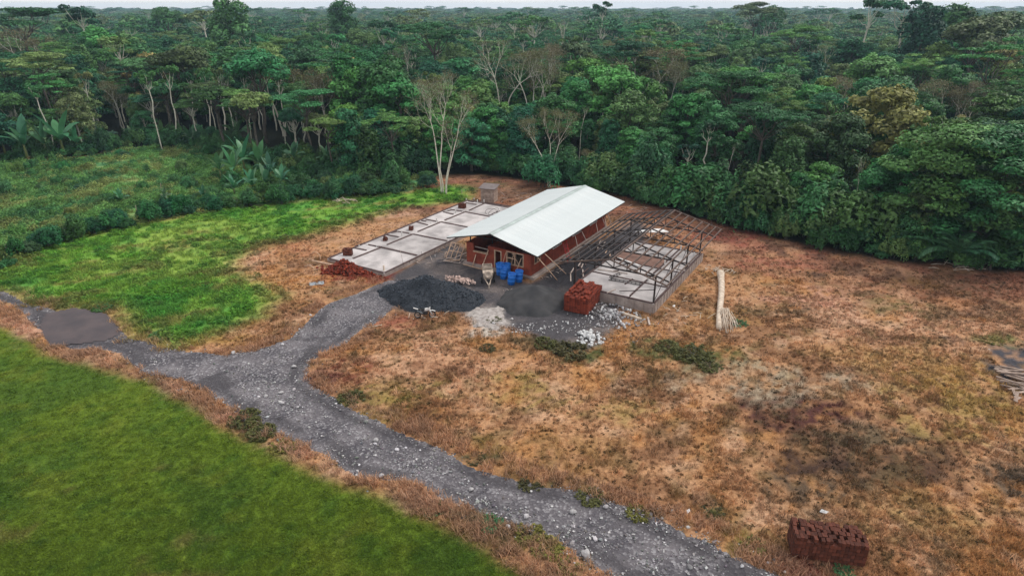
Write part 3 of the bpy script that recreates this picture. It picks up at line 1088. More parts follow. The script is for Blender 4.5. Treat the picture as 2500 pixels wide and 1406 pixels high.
def frame_keep(x, y):
    """not on the slabs or inside the school"""
    a, b = x - BX, y - BY
    u, v = a * CA - b * SA, a * SA + b * CA
    k = (u > -18.4) & (u < -9.2) & (v > -6.7) & (v < 22)
    k |= (u > -4.6) & (u < 5.0) & (v > 1.2) & (v < 21.4)
    k |= (u > 9.6) & (u < 18.8) & (v > -.2) & (v < 16.2)
    return ~k


tufts = proto_coll('dry_tuft', [grass_tuft(13, .20, .14, 1.1, .014, s) for s in range(4)] + [grass_tuft(26, .36, .30, .9, .018, s) for s in range(10, 13)] + [weed_clump(16, .14, .11, .10, s) for s in range(20, 22)])
x, y, r = sample(300000, -130, 100, 17, 125, 3)
z = zones(x, y)
dens = 1 - np.clip(z['lawn'] * 1.6 + z['meadow'] + z['scrub'] + z['yard'] * 1.15 + z['road'] * 1.2 + z['forest'], 0, 1)
bare = sstep(.40, .60, fbm(x, y, 0.28, 4, 101))
k = (r.uniform(size=len(x)) < dens * (.35 + .65 * bare) * (.30 + .70 * sstep(22, 60, y))) & frame_keep(x, y)
k &= sdist(SANDPATCH, x, y) < .2
x, y = x[k], y[k]
zz = {q: v[k] for q, v in z.items()}
c = ground_color(x, y, zz)
lum = c.mean(1)
ax_, ay_, _ = at(2495, 890)
kk = (r.uniform(size=len(x)) < np.clip(lum / .13, .22, 1)) & (np.hypot((x - ax_) / 2.5, (y - ay_) / 4.4) > .75)   # burnt and bare soil carries less grass
x, y, c, lum = x[kk], y[kk], c[kk], lum[kk]
zz = {q: v[kk] for q, v in zz.items()}
c = c * r.uniform(.6, 1.55, (len(x), 1)) + r.uniform(0, .03, (len(x), 1)) * np.array([1, .8, .5]) * np.clip(lum / .15, 0, 1)[:, None]
strip = (sdist(LAWN, x, y) > -3.2) | (sdist(ROAD, x, y) > -1.4)
tall = r.uniform(size=len(x)) < np.where(strip, .42, .05)
idx = np.where(tall, r.integers(4, 7, len(x)), np.where(r.uniform(size=len(x)) < .20, r.integers(7, 9, len(x)), r.integers(0, 4, len(x))))
c[strip & tall] = c[strip & tall] * .55 + np.array([.60, .37, .25]) * .45
c[(idx >= 7)] *= np.array([.34, .40, .36]) * r.uniform(.6, 1.5, ((idx >= 7).sum(), 1))  # dark weed clumps also stand in for small shadows between the tufts
scatter('dry_grass', np.c_[x, y, gz(x, y, zz)], r.uniform(0, 6.28, len(x)), r.uniform(.6, 1.25, len(x)), idx, c, tufts, 'dry tan grass and weeds covering the clearing')

x, y, r = sample(110000, -80, 6, 17, 75, 4)
z = zones(x, y)
k = r.uniform(size=len(x)) < z['lawn'] * .9
x, y = x[k], y[k]
zz = {q: v[k] for q, v in z.items()}
lawn_t = proto_coll('lawn_tuft', [grass_tuft(14, .11, .22, 1.2, .014, s) for s in range(30, 33)] + [weed_clump(12, .20, .10, .11, 34)])
c = ground_color(x, y, zz) * r.uniform(.75, 1.4, (len(x), 1))
idx = np.where(r.uniform(size=len(x)) < .02 + .16 * sstep(.56, .66, fbm(x, y, .7, 3, 141)), 3, r.integers(0, 3, len(x)))
scatter('lawn_grass', np.c_[x, y, gz(x, y, zz)], r.uniform(0, 6.28, len(x)), r.uniform(.7, 1.3, len(x)), idx, c, lawn_t, 'short mown green grass in the foreground corner')

weeds = proto_coll('meadow_weed', [grass_tuft(20, .34, .30, .9, .02, s) for s in range(40, 43)] + [weed_clump(34, .46, .40, .24, s) for s in range(43, 46)])
x, y, r = sample(110000, -130, 0, 40, 125, 5)
z = zones(x, y)
k = (r.uniform(size=len(x)) < z['meadow'] * (.30 + .7 * sstep(.42, .6, fbm(x, y, .3, 3, 111)))) & (sdist(SANDPATCH, x, y) < -.3)
x, y = x[k], y[k]
zz = {q: v[k] for q, v in z.items()}
c = ground_color(x, y, zz) * r.uniform(.7, 1.45, (len(x), 1))
bush = sstep(.55, .66, fbm(x, y, .35, 3, 13)) + sstep(6, 1.0, np.abs(sdist(MEADOW, x, y))) * (y > 70)
idx = np.where(r.uniform(size=len(x)) < .10 + .6 * bush, r.integers(3, 6, len(x)), r.integers(0, 3, len(x)))
c[idx >= 3] *= np.array([.75, .95, .85])
scatter('meadow_weeds', np.c_[x, y, gz(x, y, zz)], r.uniform(0, 6.28, len(x)), r.uniform(.6, 1.3, len(x)), idx, c, weeds, 'bright green weeds of the meadow left of the slab')

scrubp = proto_coll('scrub_clump', [weed_clump(60, .8, .75, .30, s) for s in range(50, 53)] + [weed_clump(60, .55, 1.3, .30, 54)] + [grass_tuft(20, .9, .4, .7, .035, 55)])
x, y, r = sample(60000, -150, 0, 60, 150, 6)
z = zones(x, y)
k = r.uniform(size=len(x)) < z['scrub'] * .75
x, y = x[k], y[k]
zz = {q: v[k] for q, v in z.items()}
c = ground_color(x, y, zz) * r.uniform(.65, 1.4, (len(x), 1))
idx = r.choice(5, len(x), p=[.3, .28, .28, .07, .07])
mound = fbm(x, y, .22, 3, 121)
c *= (.7 + .7 * fbm(x, y, .5, 3, 123))[:, None] * np.where(fbm(x, y, .12, 3, 125) > .55, 1.0, .86)[:, None] * np.array([1, 1, .9])
scatter('scrub_cover', np.c_[x, y, gz(x, y, zz) + mound * 2.0 - .85], r.uniform(0, 6.28, len(x)), r.uniform(.45, 1.2, len(x)), idx, c, scrubp, 'knee-high green vines and scrub between meadow and forest')

# stones on the track and in the yard
peb = proto_coll('pebble', [rock_mesh(s, .6, M['pebble']) for s in range(60, 65)])
x, y, r = sample(210000, -90, 60, 17, 95, 7)
z = zones(x, y)
dr = sdist(ROAD, x, y)
cover = fbm(x, y, .45, 3, 131)
rt_ = rut(x, y, dr)
wgt = z['road'] * (1 - .8 * rt_) * (.12 + .88 * sstep(.40, .64, cover)) + .42 * sstep(-1.3, -.1, dr) * (dr < 0) + z['yard'] * .10 * sstep(.45, .62, cover)
bx_, by_, _ = at(1490, 775)
wgt += sstep(5.5, 1.5, np.hypot(x - bx_, (y - by_) * .8)) * .9
k = (r.uniform(size=len(x)) < wgt * .8) & (sdist(SANDPATCH, x, y) < -.1) & frame_keep(x, y)
x, y = x[k], y[k]
s = np.clip(r.lognormal(-2.62, .5, len(x)), .035, .36)
g = .09 + .50 * r.uniform(0, 1, (len(x), 1)) ** 2.0
c = g * np.array([[1.0, .965, .965]]) + r.uniform(0, .03, (len(x), 3))
scatter('loose_stones', np.c_[x, y, s * .10], r.uniform(0, 6.28, len(x)), s, r.integers(0, 5, len(x)), c, peb, 'loose pale grey stones strewn over the track and yard', tilt=.2)

# ------------------------------------------------------------------ the forest
def join_meshes(name, mes, mats):
    Vs, Fs, mi, lv, off = [], [], [], [], 0
    for k, me in enumerate(mes):
        n = len(me.vertices)
        v = np.empty(n * 3, np.float32)
        me.vertices.foreach_get('co', v)
        Vs.append(v.reshape(-1, 3))
        nl = len(me.loops)
        l = np.empty(nl, np.int32)
        me.loops.foreach_get('vertex_index', l)
        F = l.reshape(-1, 4) + off
        Fs.append(F)
        mi.append(np.full(len(F), k))
        if 'lv' in me.attributes:
            a = np.empty(n, np.float32)
            me.attributes['lv'].data.foreach_get('value', a)
        else:
            a = np.full(n, .5, np.float32)
        lv.append(a)
        off += n
    return mesh_np(name, np.concatenate(Vs), np.concatenate(Fs), mats, {'lv': np.concatenate(lv)}, np.concatenate(mi))


KINDS = ['broad', 'broad', 'broad', 'umbrella', 'umbrella', 'umbrella', 'slender', 'slender', 'draped', 'draped', 'feather', 'feather', 'broad', 'draped', 'full', 'full', 'full', 'full']
PROTO = [tree_proto(k, 200 + i) for i, k in enumerate(KINDS)]
FARP = [tree_proto(k, 300 + i, .14) for i, k in enumerate(['full', 'broad', 'umbrella', 'draped', 'feather', 'full'])]
BIGP = [tree_proto('full', 231 + i, 2.4) for i in range(2)]
BARE = [bare_tree_proto(401, 16, [(-.6, .2, 1, 0, 0)], .55, 6, 4, .20),
        bare_tree_proto(402, 17, [(-.9, .1, 1, -.2, 0), (1.3, -.3, .95, .2, 0)], .45, 7, 4, .21, first=.45),
        bare_tree_proto(403, 13, [(-1.0, .3, 1, -.1, 0), (.2, .2, 1, 0, .1), (1.1, -.2, .95, .1, 0)], .45, 14, 4, .14, first=.42),
        bare_tree_proto(404, 17, [(.4, .2, 1, 0, 0)], .42, 8, 3, .19, first=.55),
        bare_tree_proto(405, 12, [(-.5, .3, 1, -.1, 0), (.7, .2, .9, .1, 0)], .6, 18, 4, .15, first=.3)]
KIND_WORDS = {'broad': 'round-crowned forest tree', 'umbrella': 'flat-topped forest tree', 'slender': 'slim pale-trunked forest tree',
              'draped': 'vine-draped forest tree', 'feather': 'feathery forest tree', 'full': 'deep-crowned forest tree'}


def px_of(x, y, z=8.0):
    dep = y * CD - (z - CAM_H) * SD
    return 1250 + CAM_F * x / dep


def where_words(px):
    if px < 420: return 'beyond the far-left scrub field'
    if px < 1020: return 'left of the tall white-stemmed tree'
    if px < 1540: return 'behind the white-roofed school'
    if px < 1980: return 'behind the bare steel roof frame'
    return 'along the brown field at the right'


def tree_thing(tm, cm, p, rz, s, label, group, tone=None, name='forest_tree', crown='crown', cat='tree'):
    sx, sz = (s if isinstance(s, tuple) else (s, s))
    e = empty(name, p, rz, label, cat, group)
    e.scale = (sx, sx, sz)
    t = obj('trunk', tm, e)
    c = obj(crown, cm, e)
    if tone: c.color = (*tone, 1)
    return e


def jitter_grid(y0, y1, step, seed, slack=14):
    r = np.random.default_rng(seed)
    ys = np.arange(y0, y1, step)
    xs = np.arange(-(y1 * .86 + slack), y1 * .86 + slack, step)
    A, B = np.meshgrid(xs, ys)
    x = A.ravel() + r.uniform(-.48, .48, A.size) * step
    y = B.ravel() + r.uniform(-.48, .48, A.size) * step
    k = np.abs(x) < y * .86 + slack
    return x[k], y[k], r


HEROES = []   # (x, y) kept clear by the other trees

# single trees that can be picked out: column, row of the top, ground distance
def hero(px, ty, dist, proto, label, width=1.0, tone=None, rz=0.0, name='forest_tree', zx=.7, crown='crown', group=None, tmin=None):
    tm, cm, H = proto
    z = top_z(ty, dist)
    s = z / H
    x = col_x(px, dist, z * zx)
    HEROES.append((x, dist, 3.0, 14 if name == 'bare_tree' else 7))
    return tree_thing(tm, cm, (x, dist, -.1), rz, (s * width, s), label, group, tone, name, crown)


white_tree = bare_tree_proto(411, 18.4, [(-.75, .1, 1.0, -.55, 0), (.15, .3, 1.02, -.25, .1), (1.9, -.3, .92, .35, 0), (.9, .3, .62, .25, .15)], .5, 4, 5, .13, first=.53)
p = at(1085, 474)
tree_thing(white_tree[0], white_tree[1], p, 0, 18.3 / white_tree[2], 'tall white-stemmed bare tree standing alone at the grass edge', None, name='bare_tree', crown='twigs')
HEROES.append((p[0], p[1], 4.5, 14))
pale2 = bare_tree_proto(412, 13, [(-1.3, .2, .95, -.2, 0), (.1, .2, 1.0, 0, .1), (1.0, -.1, 1.0, .15, 0)], .42, 14, 4, .11, first=.5)
p = at(1340, 458)
tree_thing(pale2[0], pale2[1], p, 0, 12.6 / pale2[2], 'smaller many-stemmed pale tree close behind the ridge of the white roof', None, name='bare_tree', crown='twigs')
HEROES.append((p[0], p[1], 2.5, 10))

DK, TEAL, OL, LT = (.62, .66, .72), (.8, .98, 1.05), (1.9, 1.25, .95), (1.5, 1.5, 1.25)
VIS = {1010: 205, 1228: 252, 1300: 215, 1335: 232, 1582: 188, 1640: 228, 2012: 192, 682: 258, 795: 268, 85: 125, 1386: 108, 2318: 278, 2366: 286, 2206: 388, 1416: 322, 1440: 405, 2070: 274, 1470: 292, 1775: 428, 2092: 505, 290: 238}   # row down to which each bare stem shows above the trees before it
VIEWS = []
BL = [  # bare trees inside the forest
    (1010, 102, 185, 0, 1.0, 'bare pale tree with one white trunk, left of the twin white trunks', .2),
    (1228, 92, 150, 1, .9, 'twin white trunks with thin crown, tallest pair in the forest middle', 0),
    (1300, 118, 152, 2, 1.0, 'brownish bare tree of crossing stems beside the twin white trunks', 0),
    (1335, 108, 156, 2, .9, 'brown leafless tree just right of the crossing stems', 1.4),
    (1582, 98, 165, 4, 1.3, 'wide pale forked tree with flat brown top, above the steel frame', 0),
    (1640, 150, 158, 2, 1.0, 'bunch of thin pale stems right of the wide forked tree', .6),
    (2012, 108, 185, 0, .8, 'solitary white forked trunk in the upper right forest', .8),
    (682, 150, 146, 4, 1.0, 'pale tree spreading thin limbs, fourth bare tree from the left', .5),
    (795, 168, 138, 4, 1.0, 'low pale V-forked tree left of the white-stemmed tree', 1.9),
    (85, 72, 200, 4, 1.0, 'far bare forked tree near the left edge of the forest', .3),
    (1386, 46, 290, 0, 1.1, 'distant bare white tree on the canopy above the roof', .1),
    (2318, 196, 126, 4, 1.0, 'bare brown-topped tree, left one of a pair at the right', .2),
    (2366, 200, 123, 2, .9, 'bare many-branched tree, right one of a pair at the right', 2.2),
    (2206, 318, 98, 4, .9, 'dead spreading branches over the right-hand forest edge', 2.7),
    (1416, 262, 119, 3, .8, 'slender Y-forked pale tree right of the many-stemmed tree', .4),
    (1440, 362, 106, 4, .8, 'small pale V-shaped tree low behind the white roof', 1.1),
    (2070, 186, 138, 4, 1.0, 'olive-topped tree with a bent pale trunk at upper right', .9),
    (1470, 198, 138, 3, .6, 'thin straight pale tree in the green above the roof ridge', 0),
    (1775, 352, 92, 3, .4, 'short white straight trunk behind the steel frame', 0),
    (2092, 392, 80, 3, .5, 'thin curved white trunk in front of the dark gap at right', 1.0),
    (290, 195, 150, 4, .9, 'thin brown branching tree over the left banana grove', 2.0),
]
for (px, ty, d, k, w, lab, rz) in BL:
    hero(px, ty, d, BARE[k], lab, w, None, rz, 'bare_tree', .5, 'twigs')
    VIEWS.append((px, d, VIS[px]))

P_ = PROTO
EM = [  # tall trees that stand above the canopy line
    (560, 0, 250, 8, 1.1, TEAL, 'tall dark emergent tree cut by the top edge, above the left forest'),
    (215, 12, 225, 6, 1.3, DK, 'emergent tree with leaning pale trunk near the upper left corner'),
    (50, 14, 215, 4, 1.5, DK, 'wide flat emergent crown in the upper left corner'),
    (412, 16, 330, 0, 1.0, OL, 'low rounded brown crown on the left horizon'),
    (832, 4, 290, 9, 1.0, DK, 'ragged emergent tree on the horizon left of centre'),
    (1466, 4, 330, 6, 1.0, DK, 'small tuft-topped emergent on the horizon right of centre'),
    (1846, 4, 300, 3, 1.0, DK, 'dome-topped emergent tree with pale trunk on the right horizon'),
    (1888, 12, 330, 0, .8, DK, 'small round crown right of the dome-topped emergent'),
    (2112, -4, 215, 7, 1.1, DK, 'broken-crowned emergent tree cut by the top edge'),
    (2212, -2, 200, 7, 1.3, TEAL, 'leafy emergent on a long white trunk at upper right'),
    (2262, 16, 190, 13, 1.05, DK, 'dark broad emergent mass right of the long white trunk'),
    (2335, 14, 205, 9, 1.0, DK, 'dark pointed emergent tree at the upper right'),
    (2450, 6, 195, 1, 1.1, DK, 'large dark crown in the upper right corner'),
    (2395, 30, 170, 12, 1.2, DK, 'dark round crown below the upper right corner'),
]
for (px, ty, d, k, w, tone, lab) in EM:
    hero(px, ty, d, P_[k], lab, w, tone, RD.uniform(0, 6), zx=.85)

SLW = ['leaning slim pale trunk over the far-left banana grove', 'slim pale trunk above the middle of the scrub field', 'long white slim trunk reaching down to the scrub edge', 'slim pale trunk just right of the long white one',
       'thin pale trunk at the left end of the close row of trunks', 'second thin trunk of the close row before the dark gap', 'third thin trunk of the close row before the dark gap', 'middle thin trunk of the close row before the dark gap', 'fifth thin trunk of the close row before the dark gap',
       'thin trunk at the right end of the close row', 'slim trunk standing alone right of the close row', 'slim pale trunk behind the tall fan-leaved plant', 'last slim pale trunk before the tall white-stemmed tree']
SL = [(122, 196, 128), (226, 176, 140), (384, 168, 131), (424, 160, 139), (470, 168, 150), (508, 165, 146), (524, 172, 142), (545, 166, 146), (566, 172, 150), (606, 172, 141), (640, 170, 146), (690, 176, 136), (735, 182, 150)]
for i, (px, ty, d) in enumerate(SL):
    hero(px, ty, d, P_[6 + i % 2], SLW[i], RD.uniform(.7, .9), (1.1, 1.0, .9), RD.uniform(0, 6), zx=.3, group='slim pale trunks left of the white-stemmed tree')

# big near trees at the right edge, with smaller leaves
for (px, ty, d, k, w, tone, lab) in [(2330, 290, 74, 14, 1.45, (.9, 1.1, .95), 'largest dark leafy tree at the right edge, above the fern-like palm'), (2210, 350, 79, 15, 1.25, (1, 1.1, 1), 'bushy tree left of the largest right-hand tree'), (2450, 305, 70, 16, 1.4, (1.0, .95, .72), 'dark leafy tree at the right picture edge')]:
    hero(px, ty, d, BIGP[k % 2], lab, w, tone, RD.uniform(0, 6), zx=.6)

HX = np.array(HEROES)


def forest_points(y0, y1, step, seed, inset):
    x, y, r = jitter_grid(y0, y1, step, seed)
    xw, yw = warp(x, y, .5)
    k = sdist(CLEAR, xw, yw) < -inset
    for hx, hy, hr, op in HEROES:
        k &= ((x - hx) ** 2 + (y - hy) ** 2) > hr * hr
        # keep the view to the picked-out trees open
        tx = (x - hx * y / hy)
        k &= ~((np.abs(tx) < (3.2 if op > 8 else 2.0)) & (y < hy) & (y > hy - op))
    return x[k], y[k], r


x, y, r = forest_points(56, 265, 6.2, 21, 2.2)
pxs = px_of(x, y)
n1, n2 = fbm(x, y, .045, 3, 201), fbm(x, y, .11, 3, 203)
edge = -sdist(CLEAR, x, y)
kind = np.zeros(len(x), int)
u = r.uniform(size=len(x))
for i in range(len(x)):
    near_edge = edge[i] < 14
    if 340 < pxs[i] < 830 and edge[i] < 26: kind[i] = (0, 1, 2, 12, 3, 4)[r.integers(6)]
    elif u[i] < (.62 if near_edge else .42): kind[i] = (14, 15, 16, 17)[r.integers(4)]
    elif u[i] < (.84 if near_edge else .60): kind[i] = (8, 9, 13)[r.integers(3)]
    elif u[i] < .72: kind[i] = (0, 1, 2, 12)[r.integers(4)]
    elif u[i] < .72 + .10 * (n1[i] + .1): kind[i] = (3, 4, 5)[r.integers(3)]
    elif u[i] < .93: kind[i] = (10, 11)[r.integers(2)]
    else: kind[i] = (6, 7)[r.integers(2)]
base = .88 + .6 * (n2 - .5) + .3 * (n1 - .5)
sc = base * r.uniform(.72, 1.32, len(x))
sc *= np.where(edge < 10, .84, 1.0) * np.where((edge < 16) & (pxs > 1400), .86, 1.0)
Hs = Hs0 = np.array([PROTO[k][2] for k in kind])
for px, hy, vis in VIEWS:
    near = (np.abs((pxs - px) / CAM_F * y) < 3.4) & (y < hy - 1) & (y > hy - 60)
    zmax = CAM_H + y * math.tan(math.atan((703 - vis) / CAM_F) - CAM_DIP)
    sc = np.where(near, np.minimum(sc, np.maximum(zmax, 3.0) / Hs0), sc)
# canopy stays under the horizon line: only the picked-out emergents break it
show = sc * Hs / np.hypot(x, y)
inview = np.abs(x) < y * .80 + 2
order = np.argsort(-np.where(inview, show, show * .2))
chosen = set(order[:262].tolist())
rest = np.array([i for i in range(len(x)) if i not in chosen])
for i in sorted(chosen):
    tm, cm, H = PROTO[kind[i]]
    kk, ww = KINDS[kind[i]], where_words(pxs[i])
    t = (1 + (n1[i] - .5) * .8) * r.uniform(.62, 1.4)
    q = r.uniform()
    if q < .10: tone, tw = (t * 1.6, t * 1.02, t * .95), 'brownish'
    elif q < .24: tone, tw = (t * 1.4, t * 1.25, t * .9), 'yellowish-green'
    elif q < .42: tone, tw = (t * .85, t * 1.0, t * 1.2), 'bluish-green'
    elif t < 1.0: tone, tw = (t * .85, t * .9, t * .9), 'dark green'
    else: tone, tw = (t, t * 1.08, t * .92), 'mid-green'
    row = 'at the edge' if edge[i] < 9 else 'set back'
    lab = f'{tw} {KIND_WORDS[kk]} {row} {ww}'
    tree_thing(tm, cm, (x[i], y[i], -.1), r.uniform(0, 6.28), (sc[i] * r.uniform(1.0, 1.28), sc[i]), lab, lab.replace(' tree ', ' trees ', 1), tone)
nearc = proto_coll('near_tree', [join_meshes('near_tree', [a, b], [M['bark'], M['leaf']]) for a, b, h in PROTO])
farc_meshes = [join_meshes('far_tree', [a, b], [M['bark'], M['leaf']]) for a, b, h in FARP]
farc = proto_coll('far_tree', farc_meshes)
scatter('forest_interior', np.c_[x[rest], y[rest], np.full(len(rest), -.1)], r.uniform(0, 6.28, len(rest)), sc[rest], kind[rest], None, nearc, 'dense dark green rainforest behind the first rows of trees')

xs_, ys_, ss_, ks_ = [], [], [], []
for (y0, y1, st, sd_, wid, lift) in ((265, 620, 6.6, 22, 1.12, 1.0), (620, 1150, 11, 23, 1.8, 1.02), (1150, 2400, 20, 24, 3.0, 1.05)):
    x, y, r = jitter_grid(y0, y1, st, sd_, 30)
    n2 = fbm(x, y, .03, 3, 211)
    s = (.80 + .5 * (n2 - .5)) * r.uniform(.82, 1.2, len(x)) * lift
    tall = r.uniform(size=len(x)) < .022
    s = np.where(tall, r.uniform(1.15, 1.5, len(x)), s)
    s = np.minimum(s, 1.78)
    w = s * np.where(tall, 1 + (wid - 1) * .4, wid)
    xs_.append(x); ys_.append(y); ss_.append(np.stack([w, w, s], 1)); ks_.append(np.where(tall, r.choice([0, 2, 4, 5], len(x)), r.choice(6, len(x), p=[.27, .24, .2, .12, .12, .05])))
x, y, s, k = np.concatenate(xs_), np.concatenate(ys_), np.concatenate(ss_), np.concatenate(ks_)
r = np.random.default_rng(25)
scatter('distant_forest', np.c_[x, y, np.full(len(x), -.1)], r.uniform(0, 6.28, len(x)), s, k, None, farc, 'far rainforest canopy reaching to the hazy horizon')

# ------------------------------------------------------------------ shrubs, bananas and palms at the forest foot
def shrub_proto(seed, tall=1.0):
    rng = np.random.default_rng(seed)
    lobes = []
    for i in range(8):
        a = i * 2.4
        rr = 1.15 * math.sqrt((i + .3) / 8)
        r_ = rng.uniform(.55, .9)
        lobes.append((np.array([math.cos(a) * rr, math.sin(a) * rr, (.55 + .75 * rng.uniform() * (1.2 - rr * .6)) * tall]), (r_, r_, r_ * rng.uniform(.7, 1.0) * tall)))
    mb = MB()
    for i in range(5):
        limb(mb, (rng.uniform(-.2, .2), rng.uniform(-.2, .2), -.1), lobes[i][0], .035, .012, rng, 5)
    return mb.mesh('stem', M['greybark'], True), crown_mesh('foliage', lobes, 34, .25, rng, M['shrub'], .6, -.5, .5)


SHR = [shrub_proto(500 + i, 1 + .35 * (i % 3)) for i in range(5)]


def shrub(x, y, s, label, group=None, tone=None, name='shrub', protos=None):
    tm, cm = RD.choice(protos or SHR)
    e = empty(name, (x, y, -.05), RD.uniform(0, 6.28), label, 'bush', group)
    e.scale = (s, s, s * RD.uniform(.85, 1.2) * (.34 if protos else 1))
    obj('stem', tm, e)
    c = obj('foliage', cm, e)
    if tone: c.color = (*tone, 1)
    return e


def along(P, step):
    P = np.asarray(P)
    out = []
    for a, b in zip(P[:-1], P[1:]):
        n = max(1, int(np.linalg.norm(b - a) / step))
        out += [a + (b - a) * (i / n) for i in range(n)]
    return out


def weed_proto(seed):
    rng = np.random.default_rng(seed)
    V, F, lv, off = [], [], [], 0
    for i in range(64):
        a, rr = rng.uniform(0, 6.28), 1.15 * math.sqrt(rng.uniform())
        h = rng.uniform(.35, 1.25) * (1.15 - .5 * rr)
        n = 26
        t = rng.uniform(.1, 1, n)
        lean = np.array([math.cos(a), math.sin(a), 0]) * .35
        P = np.array([math.cos(a) * rr, math.sin(a) * rr, 0]) + t[:, None] * (lean * h + np.array([0, 0, h])) + rng.normal(size=(n, 3)) * .07
        v, f, l = leaf_cards(P, rng.normal(size=(n, 3)) * .8 + np.array([0, 0, .6]), .26, .12, rng)
        V.append(v); F.append(f + off); lv.append(np.clip(l * .6 + .4 * rng.uniform(), 0, 1)); off += len(v)
    return SHR[0][0], mesh_np('foliage', np.concatenate(V), np.concatenate(F), M['weed'], {'lv': np.concatenate(lv)})


WEED = [weed_proto(540 + i) for i in range(3)]
SHRUB_AT = []
edge_w = PG(EDGE_PX)
for q in along(edge_w, 2.3):
    for off, smin, smax in ((.8, .7, 1.15), (3.0, 1.2, 2.1), (6.0, 1.6, 2.9), (10.5, 1.3, 2.2)):
        xx, yy = q[0] + RD.uniform(-1.3, 1.3), q[1] + off + RD.uniform(-.9, .9)
        if abs(xx) > yy * .83 + 3: continue
        if off > 9 and not 330 < px_of(xx, yy, 1) < 840: continue
        px = px_of(xx, yy, 1)
        if 1055 < px < 1125: continue
        if px < 840:
            if off > 5: smin, smax = 1.2, 1.9
            smin, smax = smin * .8, smax * .75
        if 1120 < px < 1420 and off < 1: continue
        s = RD.uniform(smin, smax) * (1.15 if px > 1500 else 1)
        t = RD.uniform(.75, 1.25)
        SHRUB_AT.append((xx, yy, s, px, (t * RD.uniform(.85, 1.25), t, t * RD.uniform(.8, 1.05)), 'edge'))
for (poly, step, smin, smax, n_) in ((PG([(560, 460), (640, 440), (760, 445), (900, 445), (1040, 440), (1040, 455), (900, 462), (760, 470), (620, 478)]), 2.4, .8, 1.25, 1),
                                     (PG([(-60, 668), (0, 650), (60, 625), (150, 592), (240, 566), (350, 540), (470, 518), (600, 500), (720, 490), (830, 478), (930, 474), (1010, 466)]), 1.9, .65, 1.2, 2)):
    for q in along(poly, step):
        for j in range(n_):
            xx, yy = q[0] + RD.uniform(-1.2, 1.2), q[1] + RD.uniform(-1.5, 1.5)
            px = px_of(xx, yy, 1)
            SHRUB_AT.append((xx, yy, RD.uniform(smin, smax), px, (RD.uniform(.55, 1.1), RD.uniform(.75, 1.1), RD.uniform(.7, 1.05)), 'meadow' if n_ == 2 else 'bank'))
rs = np.random.default_rng(88)
sx_, sy_ = rs.uniform(SCRUB[:, 0].min(), SCRUB[:, 0].max(), 420), rs.uniform(SCRUB[:, 1].min(), SCRUB[:, 1].max(), 420)
ok = (sdist(SCRUB, sx_, sy_) > 1.5) & (np.abs(sx_) < sy_ * .83) & (fbm(sx_, sy_, .14, 3, 127) > .44)
for xx, yy in list(zip(sx_[ok], sy_[ok]))[:70]:
    SHRUB_AT.append((xx, yy, rs.uniform(.4, .85), px_of(xx, yy, 1), (rs.uniform(1.1, 2.1), rs.uniform(1.15, 1.6), rs.uniform(1.0, 1.6)), 'scrub'))
for (xx, yy, s, px, tone, w) in SHRUB_AT:
    if w == 'edge':
        sz = 'large' if s > 1.9 else ('middling' if s > 1.2 else 'small')
        hue = 'yellowish' if tone[0] > tone[1] * 1.1 else ('dark' if tone[1] < .95 else 'bright green')
        lab, grp = f'{sz} {hue} bush at the forest foot {where_words(px)}', f'{sz} {hue} forest-foot bushes {where_words(px)}'
    elif w == 'scrub':
        hue = 'yellowish' if tone[0] > tone[1] * 1.1 else 'bluish-green' if tone[2] > tone[1] else 'grass-green'
        seg = 'near part' if yy < 95 else 'far part'
        side = 'left' if px < 300 else 'right'
        lab, grp = f'{hue} bush standing in the {seg} of the scrub field, {side} side', f'{hue} bushes in the {seg} of the scrub field, {side} side'
    elif w == 'bank': lab, grp = f"{'olive' if tone[0] > tone[1] else 'bluish-green' if tone[2] > 1.05 else 'green'} rounded bush on the bank left of the white-stemmed tree", f"{'olive' if tone[0] > tone[1] else 'bluish-green' if tone[2] > 1.05 else 'green'} bushes on the bank"
    else:
        seg = 'at its left end' if px < 250 else 'left of its middle' if px < 480 else 'right of its middle' if px < 760 else 'near the white-stemmed tree'
        hue = ('yellowish' if tone[0] > tone[1] * 1.05 else 'bluish' if tone[2] > tone[1] else 'fresh green') + (' taller' if s > .92 else ' low')
        lab, grp = f'{hue} bush in the meadow hedge line, {seg}', f'{hue} hedge-line bushes {seg}'
    shrub(xx, yy, s, lab, grp, tone)
p = at(1325, 458); shrub(p[0], p[1], 2.1, 'bluish-green rounded bush hugging the many-stemmed tree behind the roof', None, (1.1, 1.35, 1.5))
p = at(900, 425); shrub(p[0], p[1], 1.7, 'tallest bush on the bank left of the white-stemmed tree', None, (1.0, 1.1, 1.0))
